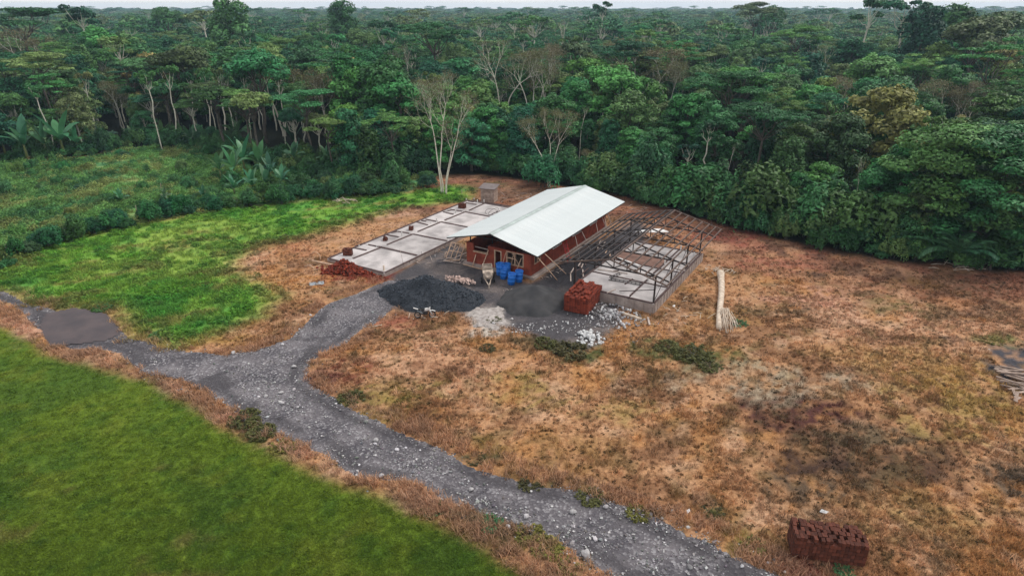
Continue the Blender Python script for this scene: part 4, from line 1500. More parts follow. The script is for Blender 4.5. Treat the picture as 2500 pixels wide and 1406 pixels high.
for px, py, s_, lab, tone in (
        (1205, 782, 0.62, 'small green tuft growing out of the pale ash heap', (0.72, 0.72, 0.6)),
        (1063, 1246, 0.62, 'bright green roadside bush beside the lawn', (0.45, 1.35, 1.5)),
        (1200, 1278, 0.58, 'dull green roadside bush next to grey rocks', (0.45, 1.35, 1.5)),
        (1805, 790, 0.6, 'small dark green bush beside the fan of sticks', (0.45, 1.35, 1.5)),
        (1395, 858, 1.3, 'dark weedy clump below the white stone heap', (0.62, 0.55, 0.6)),
        (1330, 840, 0.9, 'low dark weeds left of the white stone heap', (0.72, 0.72, 0.6)),
        (1690, 866, 1.35, 'largest olive weedy clump in the field right of the white stone heap', (0.72, 0.72, 0.6)),
        (1630, 848, 0.95, 'smaller olive clump left of the largest olive clump in the field', (0.72, 0.72, 0.6)),
        (1730, 893, 0.85, 'lowest olive clump of the three in the field', (0.72, 0.72, 0.6)),
        (2060, 1394, 0.42, 'green sprig at the foot of the dark brick stack', (0.45, 1.35, 1.5)),
        (598, 1024, 0.95, 'dark olive roadside clump nearest the track fork', (0.72, 0.72, 0.6)),
        (640, 1058, 0.85, 'second dark olive roadside clump below the track fork', (0.72, 0.72, 0.6)),
        (690, 1092, 0.7, 'third dark olive roadside clump below the track fork', (1.25, 1.15, 0.7)),
        (1290, 1302, 0.7, 'yellow-green roadside weeds next to the grey rock cluster', (1.25, 1.15, 0.7)),
        (1335, 1340, 0.75, 'yellow-green roadside weeds above the egg-shaped boulder', (1.25, 1.15, 0.7)),
        (1390, 1385, 0.55, 'yellowish weeds at the lower roadside left of the egg-shaped boulder', (1.25, 1.15, 0.7)),
        (1160, 1118, 0.6, 'first dark weed clump on the field edge of the lower track', (0.62, 0.55, 0.6)),
        (1295, 1178, 0.65, 'second dark weed clump on the field edge of the lower track', (0.62, 0.55, 0.6)),
        (1440, 1213, 0.7, 'green weed clump on the field edge opposite the bright roadside bush', (0.72, 0.72, 0.6)),
        (1560, 1256, 0.6, 'yellowish weed clump on the field edge of the lower track', (1.25, 1.15, 0.7)),
        (1745, 1252, 0.6, 'dark green clump in the grass beside the small white scrap', (0.62, 0.55, 0.6)),
        (1840, 1335, 0.65, 'olive weeds left of the dark brick stack', (1.25, 1.15, 0.7)),
        (860, 972, 0.8, 'dark green weeds on the field corner at the track fork', (0.72, 0.72, 0.6)),
        (985, 985, 0.6, 'olive weeds in the field right of the track fork', (1.25, 1.15, 0.7)),
        (800, 715, 0.5, 'small weed by the iron sheet', (0.72, 0.72, 0.6)),
        (400, 820, 1.0, 'dark green weeds at the lower edge of the meadow', (0.5, 1.15, 0.8)),
        (250, 752, 0.8, 'green weeds above the sand patch', (0.5, 1.15, 0.8)),
        (2420, 832, 0.8, 'yellow-green weeds above the dark ash patch', (1.25, 1.15, 0.7)),
        (1190, 850, 0.6, 'dark weeds in the field below the ash heap', (0.62, 0.55, 0.6))):
    p = at(px, py)
    shrub(p[0], p[1], s_, lab, None, tone, 'weed_clump', WEED)
BL_LEAF = [big_leaf(2.6, .62, np.random.default_rng(600 + i), a) for i, a in enumerate((.35, .6, .85, 1.05))]


def banana(px, py, s, label, group=None, n=8, d=None):
    p = at(px, py)
    e = empty('banana_plant', p, RD.uniform(0, 6.28), label, 'banana plant', group)
    e.scale = (s, s, s)
    hb = 1.5
    MB().tube([(0, 0, -.1), (.03, .02, hb * .6), (.02, 0, hb)], [.13, .10, .06], 7).build('stem', M['stem'], e, True)
    tone = (RD.uniform(1.0, 1.7), RD.uniform(1.1, 1.6), RD.uniform(1.2, 1.7), 1)
    for i in range(n):
        o = obj('leaf', BL_LEAF[min(3, i * 4 // n)], e)
        o.location = (0, 0, hb - .1 + .12 * (n - i) / n)
        o.rotation_euler = (RD.uniform(-.2, .2), RD.uniform(-.85, -.45) if i < n * .4 else RD.uniform(-.45, 0), i * 2.4 + RD.uniform(-.3, .3))
        o.color = tone
        o.scale = [RD.uniform(.8, 1.15)] * 3
    return e


BN = [(20, 392, 1.5), (70, 398, 1.6), (118, 388, 1.35), (160, 384, 1.6), (55, 356, 1.7), (140, 352, 1.5), (195, 378, 1.1), (15, 350, 1.5), (212, 350, 1.2), (330, 356, .9), (402, 345, .95), (470, 362, 1.0),
      (600, 428, 1.5), (640, 432, 1.3), (575, 445, 1.2), (665, 452, 1.2), (690, 470, .95), (620, 478, .9), (655, 478, 1.0), (540, 440, 1.0), (800, 415, 1.0), (870, 400, .9), (720, 415, 1.2), (575, 482, .8), (500, 492, .55), (405, 498, .55), (300, 505, .6)]
for i, (px, py, s) in enumerate(BN):
    if px < 230:
        rw = 'front' if py > 370 else 'back'
        nth = sorted(q[0] for q in BN if q[0] < 230 and (q[1] > 370) == (py > 370)).index(px)
        lab, grp = f"{['leftmost', 'second from left', 'third from left', 'fourth from left', 'rightmost'][nth]} banana plant of the far-left grove, {rw} row", 'banana grove at far left'
    elif px < 500: lab, grp = 'small banana plant along the back of the scrub field', 'bananas behind the scrub'
    else: lab, grp = 'banana plant among the bushes between meadow and forest', 'bananas above the meadow'
    banana(px, py, s * (1.45 if px < 230 else 1.25), lab, grp, 7 + i % 3)
FAN = [big_leaf(4.2, 1.5, np.random.default_rng(620 + i), .35, seg=7) for i in range(2)]
p = at(722, 372)
e = empty('fan_palm', p, 0, 'tall plant of huge smooth fan leaves against the dark trunks', 'palm')
MB().tube([(0, 0, -.1), (0, 0, 2.4)], [.2, .14], 7).build('stem', M['stem'], e, True)
for i in range(7):
    o = obj('leaf', FAN[i % 2], e)
    a = (i - 3) * .38
    o.location = (0, 0, 2.3)
    o.rotation_euler = (0, -1.0 + abs(a) * .25, 0.25 + (0 if a >= 0 else math.pi) + RD.uniform(-.35, .35))
    o.rotation_euler.y = -(1.35 - abs(a) * .8)
    o.color = (1.0, 1.15, 1.2, 1)
FR = [frond(4.6, np.random.default_rng(640 + i), a) for i, a in enumerate((.55, .8, 1.0))]


def palm(px, py, s, n, stemh, label, group=None, tone=(1, 1, 1)):
    p = at(px, py)
    e = empty('palm', p, RD.uniform(0, 6), label, 'palm', group)
    e.scale = (s, s, s)
    MB().tube([(0, 0, -.1), (.05, 0, stemh * .5), (0, .05, stemh)], [.22, .17, .14], 7).build('trunk', M['greybark'], e, True)
    for i in range(n):
        o = obj('frond', FR[i % 3], e)
        o.location = (0, 0, stemh)
        o.rotation_euler = (RD.uniform(-.15, .15), RD.uniform(-.55, .15), i * 2.4)
        o.scale = [RD.uniform(.85, 1.1)] * 3
        o.color = (*tone, 1)
    return e


palm(2330, 655, 1.05, 15, 1.6, 'large fern-like palm at the foot of the right-hand trees', None, (1.35, 1.3, 1.3))
palm(2415, 660, .8, 11, 1.2, 'smaller palm beside the large fern-like palm', None, (1.2, 1.2, 1.2))
palm(265, 352, .75, 11, 1.0, 'spiky grey-green palm behind the scrub field', None, (1.8, 1.45, 1.9))
palm(580, 352, 1.0, 13, 1.8, 'bright green palm crown among the bushes below the slim trunks', None, (1.3, 1.3, 1.0))
palm(1935, 520, .9, 9, 1.8, 'pale yellowish palm fronds in the right-hand understorey', None, (2.6, 1.6, 1.3))
palm(1150, 420, .8, 10, 3.2, 'drooping palm in the dark behind the white-stemmed tree', None, (1.1, 1.1, 1.2))

# ------------------------------------------------------------------ the school under its white roof
RW, RL, HE, HR = 5.81, 23.54, 3.24, 4.65


def roof_z(x): return HR - (HR - HE) * abs(x) / RW


school = empty('school_building', uv(0, 0), -AZ, 'long red-walled school building under a big white metal gable roof', 'building')
NSH = 23
sw = RL / NSH
for sgn in (-1, 1):
    prof, y0 = [], 0.0
    for k in range(4):
        b = sw * k / 4
        prof += [(b, 0), (b + sw * .17, 0), (b + sw * .195, .032), (b + sw * .225, .032)]
    prof.append((sw, 0))
    V = [(sgn * x, yy, roof_z(x) + .06 + zz) for x in (.02, RW) for (yy, zz) in prof]
    n = len(prof)
    F = [(i, i + 1, n + i + 1, n + i) for i in range(n - 1)]
    if sgn < 0: F = [q[::-1] for q in F]
    me = mesh_np('roof_sheet', np.array(V), np.array(F), M['roof'])
    for k in range(NSH):
        o = obj('roof_sheet', me, school)
        o.location = (0, k * sw, RD.uniform(-.006, .006))
mb = MB()
mb.add([(-.32, -.02, HR + .035), (0, -.02, HR + .125), (.32, -.02, HR + .035), (-.32, RL + .02, HR + .035), (0, RL + .02, HR + .125), (.32, RL + .02, HR + .035)], [(0, 1, 4, 3), (1, 2, 5, 4)])
mb.build('ridge_cap', M['ridge'], school)
for sgn in (-1, 1):
    for yy in (0.03, RL - .03):
        MB().bar((0, yy, HR - .02), (sgn * RW, yy, HE - .02), .05, .12).build('gable_trim', M['steel'], school)
    MB().bar((sgn * (RW - .03), .1, HE - .03), (sgn * (RW - .03), RL - .1, HE - .03), .05, .10).build('eave_purlin', M['steel'], school)
    for q in (.25, 1.6, 3.0, 4.4):
        MB().bar((sgn * q, .1, roof_z(q) - .03), (sgn * q, RL - .1, roof_z(q) - .03), .05, .09).build('purlin', M['steel'], school)
WX, Y0, Y1, WH = 4.2, 1.5, 21.2, 2.6
for yy in (1.9, 6.4, 11.2, 16.0, 20.8):
    for sgn in (-1, 1):
        MB().bar((sgn * 3.9, yy, .3), (sgn * 3.9, yy, roof_z(3.9) - .12), .1).build('post', M['steel'], school)
        MB().bar((0, yy, HR - .14), (sgn * 5.6, yy, roof_z(5.6) - .14), .06, .1).build('rafter', M['steel'], school)
        MB().bar((sgn * 1.9, yy, 3.42), (sgn * 1.9, yy, roof_z(1.9) - .18), .06).build('truss_strut', M['steel'], school)
    MB().bar((-5.0, yy, 3.36), (5.0, yy, 3.36), .06, .1).build('tie_beam', M['steel'], school)
MB().box(-4.55, 4.75, 1.15, 21.5, -.2, .26).build('floor_slab', M['plinth'], school)


def wall(x0, x1, y0, y1, z0, z1): return MB().box(x0, x1, y0, y1, z0, z1).build('wall', M['wall'], school)


fy = Y0 + .2
wall(-4.2, -3.27, Y0, fy, .26, 2.62)
wall(-3.27, -1.3, Y0, fy, .26, 1.6)
wall(-1.3, -.43, Y0, fy, .26, 2.66)
wall(-.43, .43, Y0, fy, 2.34, 2.66)
wall(.43, 1.13, Y0, fy, .26, 2.62)
wall(1.13, 3.27, Y0, fy, .26, 1.1)
wall(1.13, 3.27, Y0, fy, 2.5, 2.62)
wall(3.27, 4.2, Y0, fy, .26, 2.62)
# right side wall with high openings
ys = [fy, 2.2, 3.6, 6.4, 8.6, 11.4, 13.6, 16.2, 18.4, Y1]
for i in range(len(ys) - 1):
    if i % 2 == 0: wall(4.0, 4.2, ys[i], ys[i + 1], .26, 2.6)
    else:
        zl = 1.35 if i == 1 else 1.75
        wall(4.0, 4.2, ys[i], ys[i + 1], .26, zl)
        wall(4.0, 4.2, ys[i], ys[i + 1], 2.42, 2.6)
        f = MB()
        a, b = ys[i] + .03, ys[i + 1] - .03
        for q in (a, (a + b) / 2, b): f.box(4.13, 4.24, q - .035, q + .035, zl + .07, 2.35)
        f.box(4.13, 4.24, a - .03, b + .03, zl, zl + .07)
        f.box(4.13, 4.24, a - .03, b + .03, 2.35, 2.42)
        f.build('window_frame', M['lumber'] if i == 1 else M['white'], school)
wall(-4.2, -4.0, fy, Y1, .26, 2.6)
wall(-4.0, 4.0, Y1 - .2, Y1, .26, 2.6)
wall(-4.0, 4.0, 8.0, 8.2, .26, 3.2)
wall(-1.3, -1.1, fy, 8.0, .26, 2.6)
d = MB()
d.box(-.47, -.37, Y0 - .05, Y0 + .15, .26, 2.38)
d.box(.37, .47, Y0 - .05, Y0 + .15, .26, 2.38)
d.box(-.37, .37, Y0 - .05, Y0 + .15, 2.28, 2.38)
d.build('door_frame', M['lumber'], school)
w = MB()
for a, b, c, e_ in ((1.10, 1.22, 1.03, 2.56), (3.18, 3.30, 1.03, 2.56), (2.14, 2.24, 1.15, 2.44), (1.22, 3.18, 1.03, 1.15), (1.22, 3.18, 2.44, 2.56), (1.22, 2.14, 1.76, 1.84)):
    w.box(a, b, Y0 - .06, Y0 + .12, c, e_)
w.build('window_frame', M['lumber'], school)
for a, b in (((1.85, Y0 - .09, 2.5), (2.9, Y0 - .09, 1.1)), ((1.75, Y0 - .09, 1.1), (2.1, Y0 - .09, 2.5))):
    MB().bar(a, b, .07, .05).build('window_brace', M['lumber'], school)
MB().box(-3.3, -1.25, Y0 - .06, Y0 + .3, 1.62, 1.72).build('sill_board', M['lumber'], school)
MB().bar((-3.2, Y0 + .3, 2.15), (-1.3, Y0 + .5, 2.0), .12, .06).build('loose_rail', M['greylumber'], school)

TW = lambda u, v, z: Vector(uv(u, v, z))


def plank(a, b, w, h, label, cat='plank', name='plank', material='lumber', group=None):
    """a board or pole between two building-frame points, standing as its own thing"""
    a, b = TW(*a), TW(*b)
    o = MB().bar(a, b, w, h).build(name, M[material], None)
    return tag(o, label, cat, group)


def pole(pa, pb, r, label, material='lumber', name='prop_pole', cat='pole', group=None):
    o = MB().tube([Vector(pa), (Vector(pa) + Vector(pb)) / 2 + Vector((.02, .02, 0)), Vector(pb)], [r, r * .95, r * .85], 6).build(name, M[material], None, True)
    return tag(o, label, cat, group)


plank((-3.1, Y0 - .45, .05), (-2.9, Y0 - .06, 1.35), .14, .04, 'short board leaning on the low red front wall')
plank((-1.75, Y0 - .75, .05), (-1.2, Y0 - .08, 2.2), .17, .05, 'long board leaning beside the doorway of the red school')
plank((.62, Y0 - .6, .05), (1.1, Y0 - .10, 2.4), .09, .05, 'thin batten leaning left of the front window frame')
plank((2.55, Y0 - .9, .05), (3.05, Y0 - .12, 2.1), .09, .05, 'thin batten leaning across the front window frame')
plank((-4.3, Y0 - .55, .05), (-1.5, Y0 - .75, .06), .16, .05, 'plank lying along the foot of the red front wall')
plank((-1.2, Y0 - .8, .05), (.8, Y0 - .35, .08), .14, .05, 'plank lying before the school doorway', material='greylumber')
pole(at(1366, 691), TW(5.65, .25, 3.12), .055, 'long pale prop pole under the front right eave corner')
pole(at(1389, 676), TW(5.6, 1.7, 3.12), .055, 'second long prop pole just behind the corner prop')
for i, (v, du, dv) in enumerate(((9.6, 1.5, -.5), (11.2, 1.7, .6), (15.4, 1.6, -.9), (17.2, 1.2, .9), (17.9, 1.6, -.7), (19.0, 1.3, .5))):
    pole(TW(5.0 + du * .9, v + dv, .3), TW(5.3, v, 3.0), .045, ['prop pole right of the red ladder under the eave', 'leaning prop pole past the red ladder', 'slanted prop at the middle of the long red wall', 'front prop of the crossed pair near the far end wall', 'rear prop of the crossed pair near the far end wall', 'last prop pole by the far end of the red wall'][i], 'greylumber')


def ladder(a, b, wdt, n, label, material, name='ladder'):
    a, b = Vector(a), Vector(b)
    e = empty(name, a, 0, label, 'ladder')
    d = b - a
    side = d.cross(Vector((0, 0, 1)))
    if side.length < .1: side = Vector((1, 0, 0))
    side = side.normalized() * wdt / 2
    for s in (-1, 1): MB().bar(side * s, d + side * s, .07, .05).build('rail', M[material], e)
    for i in range(n):
        p = d * ((i + .6) / n)
        MB().bar(p - side, p + side, .045, .045).build('rung', M[material], e)
    return e


M['redpaint'] = mat('red_paint', (0.46, 0.035, 0.04), None, 3, 0.5)
ladder(TW(5.9, 7.4, .25), TW(5.0, 7.6, 2.7), .6, 6, 'red ladder leaning on the long side wall under the eave', 'redpaint')
ladder(TW(6.4, 15.6, .5), TW(7.4, 12.4, .55), .6, 7, 'pale wooden ladder lying between school and steel frame', 'greylumber')


def frame_panel(root_p, ax, ay, nx_, ny_, lx, ly, label, material, name='window_frame'):
    e = empty(name, root_p, 0, label, 'wooden frame')
    ax, ay = Vector(ax).normalized(), Vector(ay).normalized()
    for i in range(nx_ + 1):
        p = ax * (lx * i / nx_)
        MB().bar(p, p + ay * ly, .08, .06).build('stile', M[material], e)
    for j in range(ny_ + 1):
        p = ay * (ly * j / ny_)
        MB().bar(p, p + ax * lx, .08, .06).build('rail', M[material], e)
    return e


p = at(1089, 629)
frame_panel(p, (CA, -SA, 0), (.35, .75, .85), 3, 2, 1.9, 2.0, 'pale wooden window frame leaning at the left end of the school', 'lumber')
p = at(1083, 639)
frame_panel((p[0], p[1], .12), (.93, -.36, 0), (.45, .89, .02), 3, 1, 2.9, 1.1, 'wooden frame lying flat before the left end of the school', 'greylumber')
for i, (u_, v_, z_, a_, l_) in enumerate(((-5.4, 2.8, .25, .3, 1.8), (-5.6, 3.6, .4, 1.2, 1.6), (-5.2, 4.3, .55, .1, 2.1), (-5.0, 5.2, .5, .8, 1.7), (-6.3, 2.0, .1, .5, 1.7), (-6.9, .6, .08, -.2, 2.0))):
    a = TW(u_, v_, z_)
    b = a + Vector((math.cos(a_), math.sin(a_), RD.uniform(-.1, .25))) * l_
    tag(MB().bar(a, b, .16, .05).build('plank', M['lumber' if i % 2 else 'greylumber'], None), 'scrap board in the timber heap between left slab and school', 'plank', 'scrap boards left of the school')

# ------------------------------------------------------------------ the left foundation slab
LS = (-18.16, -9.48, -6.46, 21.7, .40)
M['slab'] = mat('stained_slab', (0.50, 0.46, 0.448), (0.27, 0.247, 0.242), .55, 0.72, 0.004, 3, per_obj=.12, lo=.32, hi=.62)
M['soil'] = mat('bare_soil', (0.26, 0.15, 0.115), (0.16, 0.09, 0.07), 1.2, .95, .02)
lslab = empty('foundation_slab', uv(0, 0), -AZ, 'long pale concrete floor slab left of the school, with brown wall channels', 'slab')
MB().box(LS[0] + .02, LS[1] - .02, LS[2] + .02, LS[3] - .02, -.15, .36).build('slab_edge', M['plinth'], lslab)
yc = [LS[2]]
for px, py in ((924, 604), (1007, 572), (1076, 542), (1134, 517), (1187, 495)):
    yc.append(loc(px, py, .4)[1])
yc.append(LS[3])
for i in range(len(yc) - 1):
    if yc[i + 1] - yc[i] > .3:
        MB().box(LS[0] + .03, LS[1] - .03, yc[i] + (.06 if i else .03), yc[i + 1] - .06, .30, .40).build('floor_panel', M['slab'], lslab)


def strip(pa, pb, w=.2, h=.10, parent=None, z=.4):
    a, b = loc(*pa, z), loc(*pb, z)
    return MB().bar((a[0], a[1], z + h / 2 - .02), (b[0], b[1], z + h / 2 - .02), w, h).build('wall_channel', M['channel'], parent)


C1 = lambda x, y: (740 + x * .224, 420 + y * .224)
for a, b in (((545, 945), (858, 822)), ((915, 795), (1195, 680)), ((1250, 653), (1500, 548)), ((1545, 528), (1760, 440)), ((1810, 422), (1998, 335)),
             ((825, 815), (1240, 910)), ((1200, 680), (1570, 753)), ((1505, 547), (1790, 603)), ((1765, 436), (2050, 492)), ((2000, 336), (2280, 380)),
             ((545, 828), (690, 855)), ((885, 682), (1040, 711)), ((1240, 548), (1358, 580)), ((1530, 437), (1638, 465)), ((1775, 340), (1890, 357)),
             ((710, 795), (815, 815)), ((1035, 650), (1165, 672)), ((1340, 520), (1465, 543)), ((1610, 412), (1735, 432)),
             ((570, 815), (640, 790)), ((960, 665), (1025, 650)), ((1280, 530), (1340, 540)), ((1560, 430), (1610, 420)), ((1800, 320), (1860, 330))):
    strip(C1(*a), C1(*b), .2, .11, lslab)
for a, b in (((-18.05, -6.3), (-18.05, 21.6)), ((-9.6, -6.3), (-9.6, 21.6)), ((-17.9, -6.35), (-9.7, -6.35)), ((-17.9, 21.6), (-9.7, 21.6))):
    MB().bar((*a, .44), (*b, .44), .2, .1).build('wall_channel', M['channel'], lslab)
for x, y, h in ((1078, 700, .75), (1160, 672, .28), (1455, 545, .55), (1663, 447, .5), (1732, 430, .3), (1900, 335, .45), (1972, 332, .42), (805, 815, .22), (612, 815, .22), (1395, 560, .22), (1280, 545, .2), (1865, 300, .2), (1780, 305, .2), (1565, 430, .2), (700, 800, .18)):
    a = loc(*C1(x, y), .4)
    MB().tube([(a[0], a[1], .38), (a[0], a[1], .4 + h)], .08, 8).build('pipe_stub', M['pvc'], lslab)
for x, y in ((1600, 765), (1550, 790), (1440, 850), (1290, 905), (1430, 880), (1545, 828), (1090, 1020), (1160, 990), (1660, 735)):
    a = loc(*C1(x, y), .4)
    MB().tube([(a[0], a[1], .38), (a[0] + .02, a[1], .4 + RD.uniform(.25, .5))], .02, 5).build('rebar_stub', M['steel'], lslab)


def brick_mesh(a, b, c, matl='brick'):
    m_ = MB().box(-a / 2, a / 2, -b / 2, b / 2, -c / 2, c / 2).mesh('brick', M[matl])
    return m_


def brick_stack(p, rz, nx_, ny_, nz_, bs, label, name='brick_stack', matl='brick', core=False, faces='all', ragged=.12, sink=0.0):
    """bricks laid in courses; only those that can be seen are laid one by one"""
    e = empty(name, p, rz, label, 'brick stack')
    me = brick_mesh(bs[0] * .95, bs[1] * .95, bs[2] * .95, matl)
    X_, Y_ = nx_ * bs[0], ny_ * bs[1]
    cnt = 0
    for k in range(nz_):
        for i in range(nx_):
            for j in range(ny_):
                top = k == nz_ - 1
                side = j == 0 or i == nx_ - 1 or (i == 0 and core != 'noleft')
                if core and not (top or side or (k == nz_ - 2 and ragged > .2)): continue
                if top and RD.random() < ragged: continue
                if cnt >= 300: continue
                o = obj('brick', me, e)
                jit = .012 if not top else .05
                o.location = ((i + .5) * bs[0] - X_ / 2 + RD.uniform(-jit, jit), (j + .5) * bs[1] - Y_ / 2 + RD.uniform(-jit, jit), (k + .5) * bs[2] - sink)
                o.rotation_euler = (RD.uniform(-jit, jit), RD.uniform(-jit, jit), RD.uniform(-jit, jit) * (2 if top else 1))
                cnt += 1
    if core:
        MB().box(-X_ / 2 + bs[0] * .9, X_ / 2 - bs[0] * .9, -Y_ / 2 + bs[1] * .9, Y_ / 2 - bs[1] * .6, .02, (nz_ - 1) * bs[2] - .04).build('brick_core', M[matl], e)
    return e


for (x, y, n, lab) in ((490, 905, (4, 2, 5), 'rust-red brick stack at the near left corner of the slab'), (897, 745, (2, 2, 3), 'small dark brick stack on the slab, second from the near end'), (1178, 632, (2, 2, 3), 'small dark brick stack on the slab, third from the near end'), (1735, 392, (4, 2, 4), 'brown brick stack at the far left corner of the slab')):
    a = at(*C1(x, y), .4)
    brick_stack(a, -AZ + .35 + RD.uniform(-.2, .2), *n, (.26, .3, .17), lab, matl='darkbrick')
a = at(*C1(885, 1110), .0)
tag(MB().tube([(a[0], a[1], -.1), (a[0], a[1], 1.0)], [.11, .10], 7).build('corner_stake', M['deadwood'], None, True), 'pale stake at the near right corner of the left slab', 'post')
pole(at(*C1(1090, 1000), .4), Vector(at(*C1(1072, 990), .4)) + Vector((-.1, .1, 1.7)), .02, 'thin rod leaning upright on the left slab', 'greylumber', 'rod')
# timber rail, bent hose and iron sheet by the near end of the slab
o = tag(MB().bar(at(*C1(95, 965), .35), at(*C1(410, 1030), .35), .16, .14).build('timber_beam', M['lumber'], None), 'pale timber beam lying at the near left corner of the slab', 'beam')
a, b = at(*C1(80, 905), .0), at(*C1(195, 1000), .0)
pts = [Vector(a) + (Vector(b) - Vector(a)) * t + Vector((0, 0, 1.1 * math.sin(min(1, t * 1.05) * math.pi * .62))) for t in np.linspace(0, 1, 8)]
pts.append(Vector((b[0], b[1], 0)))
tag(MB().tube(pts, .035, 6).build('bent_pole', M['lumber'], None, True), 'bent pale pole arching beside the timber beam', 'pole')
a = at(773, 694)
e = empty('iron_sheet', a, .35, 'grey corrugated iron sheet lying in the dry grass near the slab', 'metal sheet')
V = [(x * .075 - .75, yy, .10 + .02 * (x % 2) + .02 * math.sin(x)) for yy in (-.45, .45) for x in range(21)]
obj('sheet', mesh_np('sheet', np.array(V), np.array([(i, i + 1, 22 + i, 21 + i) for i in range(20)]), M['zinc']), e)
# cable coil at the back of the slab
a = at(*C1(2075, 465), .42)
mb = MB()
for k, (rr, tl) in enumerate(((.85, .9), (.7, 1.1), (.6, .7))):
    pts = [(math.cos(t) * rr + k * .3 - .3, math.sin(t) * rr * .5, .05 + (1 + math.sin(t * 1.0 + k)) * .38 * tl) for t in np.linspace(0, 6.28, 18)]
    mb.tube(pts, .025, 5, caps=False)
o = mb.build('cable_coil', M['steel'], None)
o.location = a
tag(o, 'tangled dark cable loops on the back of the left slab', 'cable', kind=None)
# red rubble heap
bm_ = brick_mesh(.28, .18, .16)
a = at(848, 664)
e = empty('brick_rubble', a, -.25, 'heap of broken bright red bricks against the near end of the slab', 'rubble heap')
e.scale = (1.3, 1.3, 1.35)
for i in range(250):
    u_, v_ = RD.gauss(0, 1.0), RD.gauss(0, .48)
    h = max(0, .95 * math.exp(-(u_ + .2) ** 2 / 1.3 - v_ ** 2 / .5) + .02)
    o = obj('brick', bm_, e)
    o.location = (u_, v_, h * RD.uniform(.55, 1) + .05)
    o.rotation_euler = [RD.uniform(0, 6.28) for _ in range(3)]
    q = RD.uniform(.6, 1.15)
    o.scale = (q, q, q)
for i in range(34):
    o = obj('brick', bm_, e)
    o.location = (RD.uniform(.6, 3.9), RD.uniform(-.9, .3), .04)
    o.rotation_euler = (0, 0, RD.uniform(0, 6.28))
    o.scale = [RD.uniform(.4, .9)] * 3

# ------------------------------------------------------------------ the right slab and its bare steel roof frame
RX0, RX1, RY0, RY1, RZ = 9.9, 18.53, 0.0, 15.87, 1.0
rslab = empty('foundation_slab', uv(0, 0), -AZ, 'raised concrete floor slab under the bare steel roof frame', 'slab')
MB().box(RX0 + .02, RX1 - .02, RY0 + .02, RY1 - .02, -.2, .92).build('slab_edge', M['plinth'], rslab)
cy = [RY0, 4.4, 8.9, 11.9, RY1]
for i in range(4):
    for (xa, xb) in ((RX0 + .03, 15.8), (15.95, RX1 - .03)):
        o = MB().box(xa, xb, cy[i] + .04, cy[i + 1] - .08, .85, 1.0).build('floor_panel', M['soil'] if (i == 2 and xa < 12) else M['slab'], rslab)
    if i: MB().bar((RX0 + .2, cy[i] - .02, 1.02), (RX1 - .25, cy[i] - .02, 1.02), .17, .1).build('wall_channel', M['channel'], rslab)
MB().bar((15.87, .6, 1.02), (15.87, 15.6, 1.02), .17, .1).build('wall_channel', M['channel'], rslab)
for a, b in (((RX1 - .1, .1), (RX1 - .1, RY1 - .1)), ((RX0 + .1, .1), (RX0 + .1, RY1 - .1)), ((RX0 + .2, .1), (RX1 - .2, .1)), ((RX0 + .2, RY1 - .1), (RX1 - .2, RY1 - .1))):
    MB().bar((*a, 1.02), (*b, 1.02), .2, .1).build('wall_channel', M['channel'], rslab)
for k in range(18):                                       # upright joints of the block edge
    MB().box(RX1 - .02, RX1 + .03, .2 + k * .9, .94 + k * .9, -.2, .93).build('edge_block', M['plinth'], rslab)
for k in range(9):
    MB().box(RX0 + .1 + k * .95, RX0 + .9 + k * .95, RY0 - .03, RY0 + .02, -.2, .93).build('edge_block', M['plinth'], rslab)
C3 = lambda x, y: (1340 + x * .2134, 480 + y * .2134)
for x, y, h in ((1135, 968, .35), (1215, 998, .25), (1325, 778, .5), (1508, 612, .55), (1572, 630, .25), (1662, 660, .2)):
    a = loc(*C3(x, y), 1.0)
    MB().tube([(a[0], a[1], .98), (a[0], a[1], 1.0 + h)], .08, 8).build('pipe_stub', M['pvc'], rslab)

FR_, FE, FRZ, FY0, FY1, FHW = 14.1, 3.45, 4.9, -.85, 18.0, 5.8
frame = empty('steel_roof_frame', uv(0, 0), -AZ, 'bare dark steel roof frame without sheets over the raised slab', 'roof frame')


def fz(x): return FRZ - (FRZ - FE) * abs(x - FR_) / FHW


for yy in (.25, 5.2, 10.3, 15.3):
    for xx in (9.95, 18.35):
        MB().bar((xx, yy, .95), (xx, yy, fz(xx) - .10), .14).build('post', M['steel'], frame)
    MB().bar((9.9, yy, 3.66), (18.4, yy, 3.66), .10, .13).build('bottom_chord', M['steel'], frame)
    MB().bar((FR_, yy, 3.66), (FR_, yy, FRZ - .1), .08).build('king_post', M['steel'], frame)
    for sgn in (-1, 1):
        MB().bar((FR_, yy, FRZ - .08), (FR_ + sgn * FHW, yy, FE - .08), .10, .13).build('rafter', M['steel'], frame)
        for q in (1.35, 2.7):
            MB().bar((FR_ + sgn * q, yy, 3.66), (FR_ + sgn * q, yy, fz(FR_ + q) - .12), .08).build('strut', M['steel'], frame)
        MB().bar((FR_, yy, 3.7), (FR_ + sgn * 1.35, yy, fz(FR_ + 1.35) - .12), .08).build('brace', M['steel'], frame)
        MB().bar((FR_ + sgn * 1.35, yy, 3.7), (FR_ + sgn * 2.7, yy, fz(FR_ + 2.7) - .12), .08).build('brace', M['steel'], frame)
for sgn in (-1, 1):
    for q in (.14, .95, 1.8, 2.65, 3.5, 4.3, 5.05, 5.72):
        MB().bar((FR_ + sgn * q, FY0, fz(FR_ + q) + .05), (FR_ + sgn * q, FY1, fz(FR_ + q) + .05), .11, .14).build('purlin', M['rust' if sgn > 0 else 'steel'] if q < 5.7 else M['rust'], frame)  # sunlit look of right slope and edges put into browner, rusty steel
    for yy in (FY0, FY1):
        MB().bar((FR_, yy, FRZ + .02), (FR_ + sgn * FHW, yy, FE + .02), .09, .12).build('gable_rafter', M['rust'], frame)
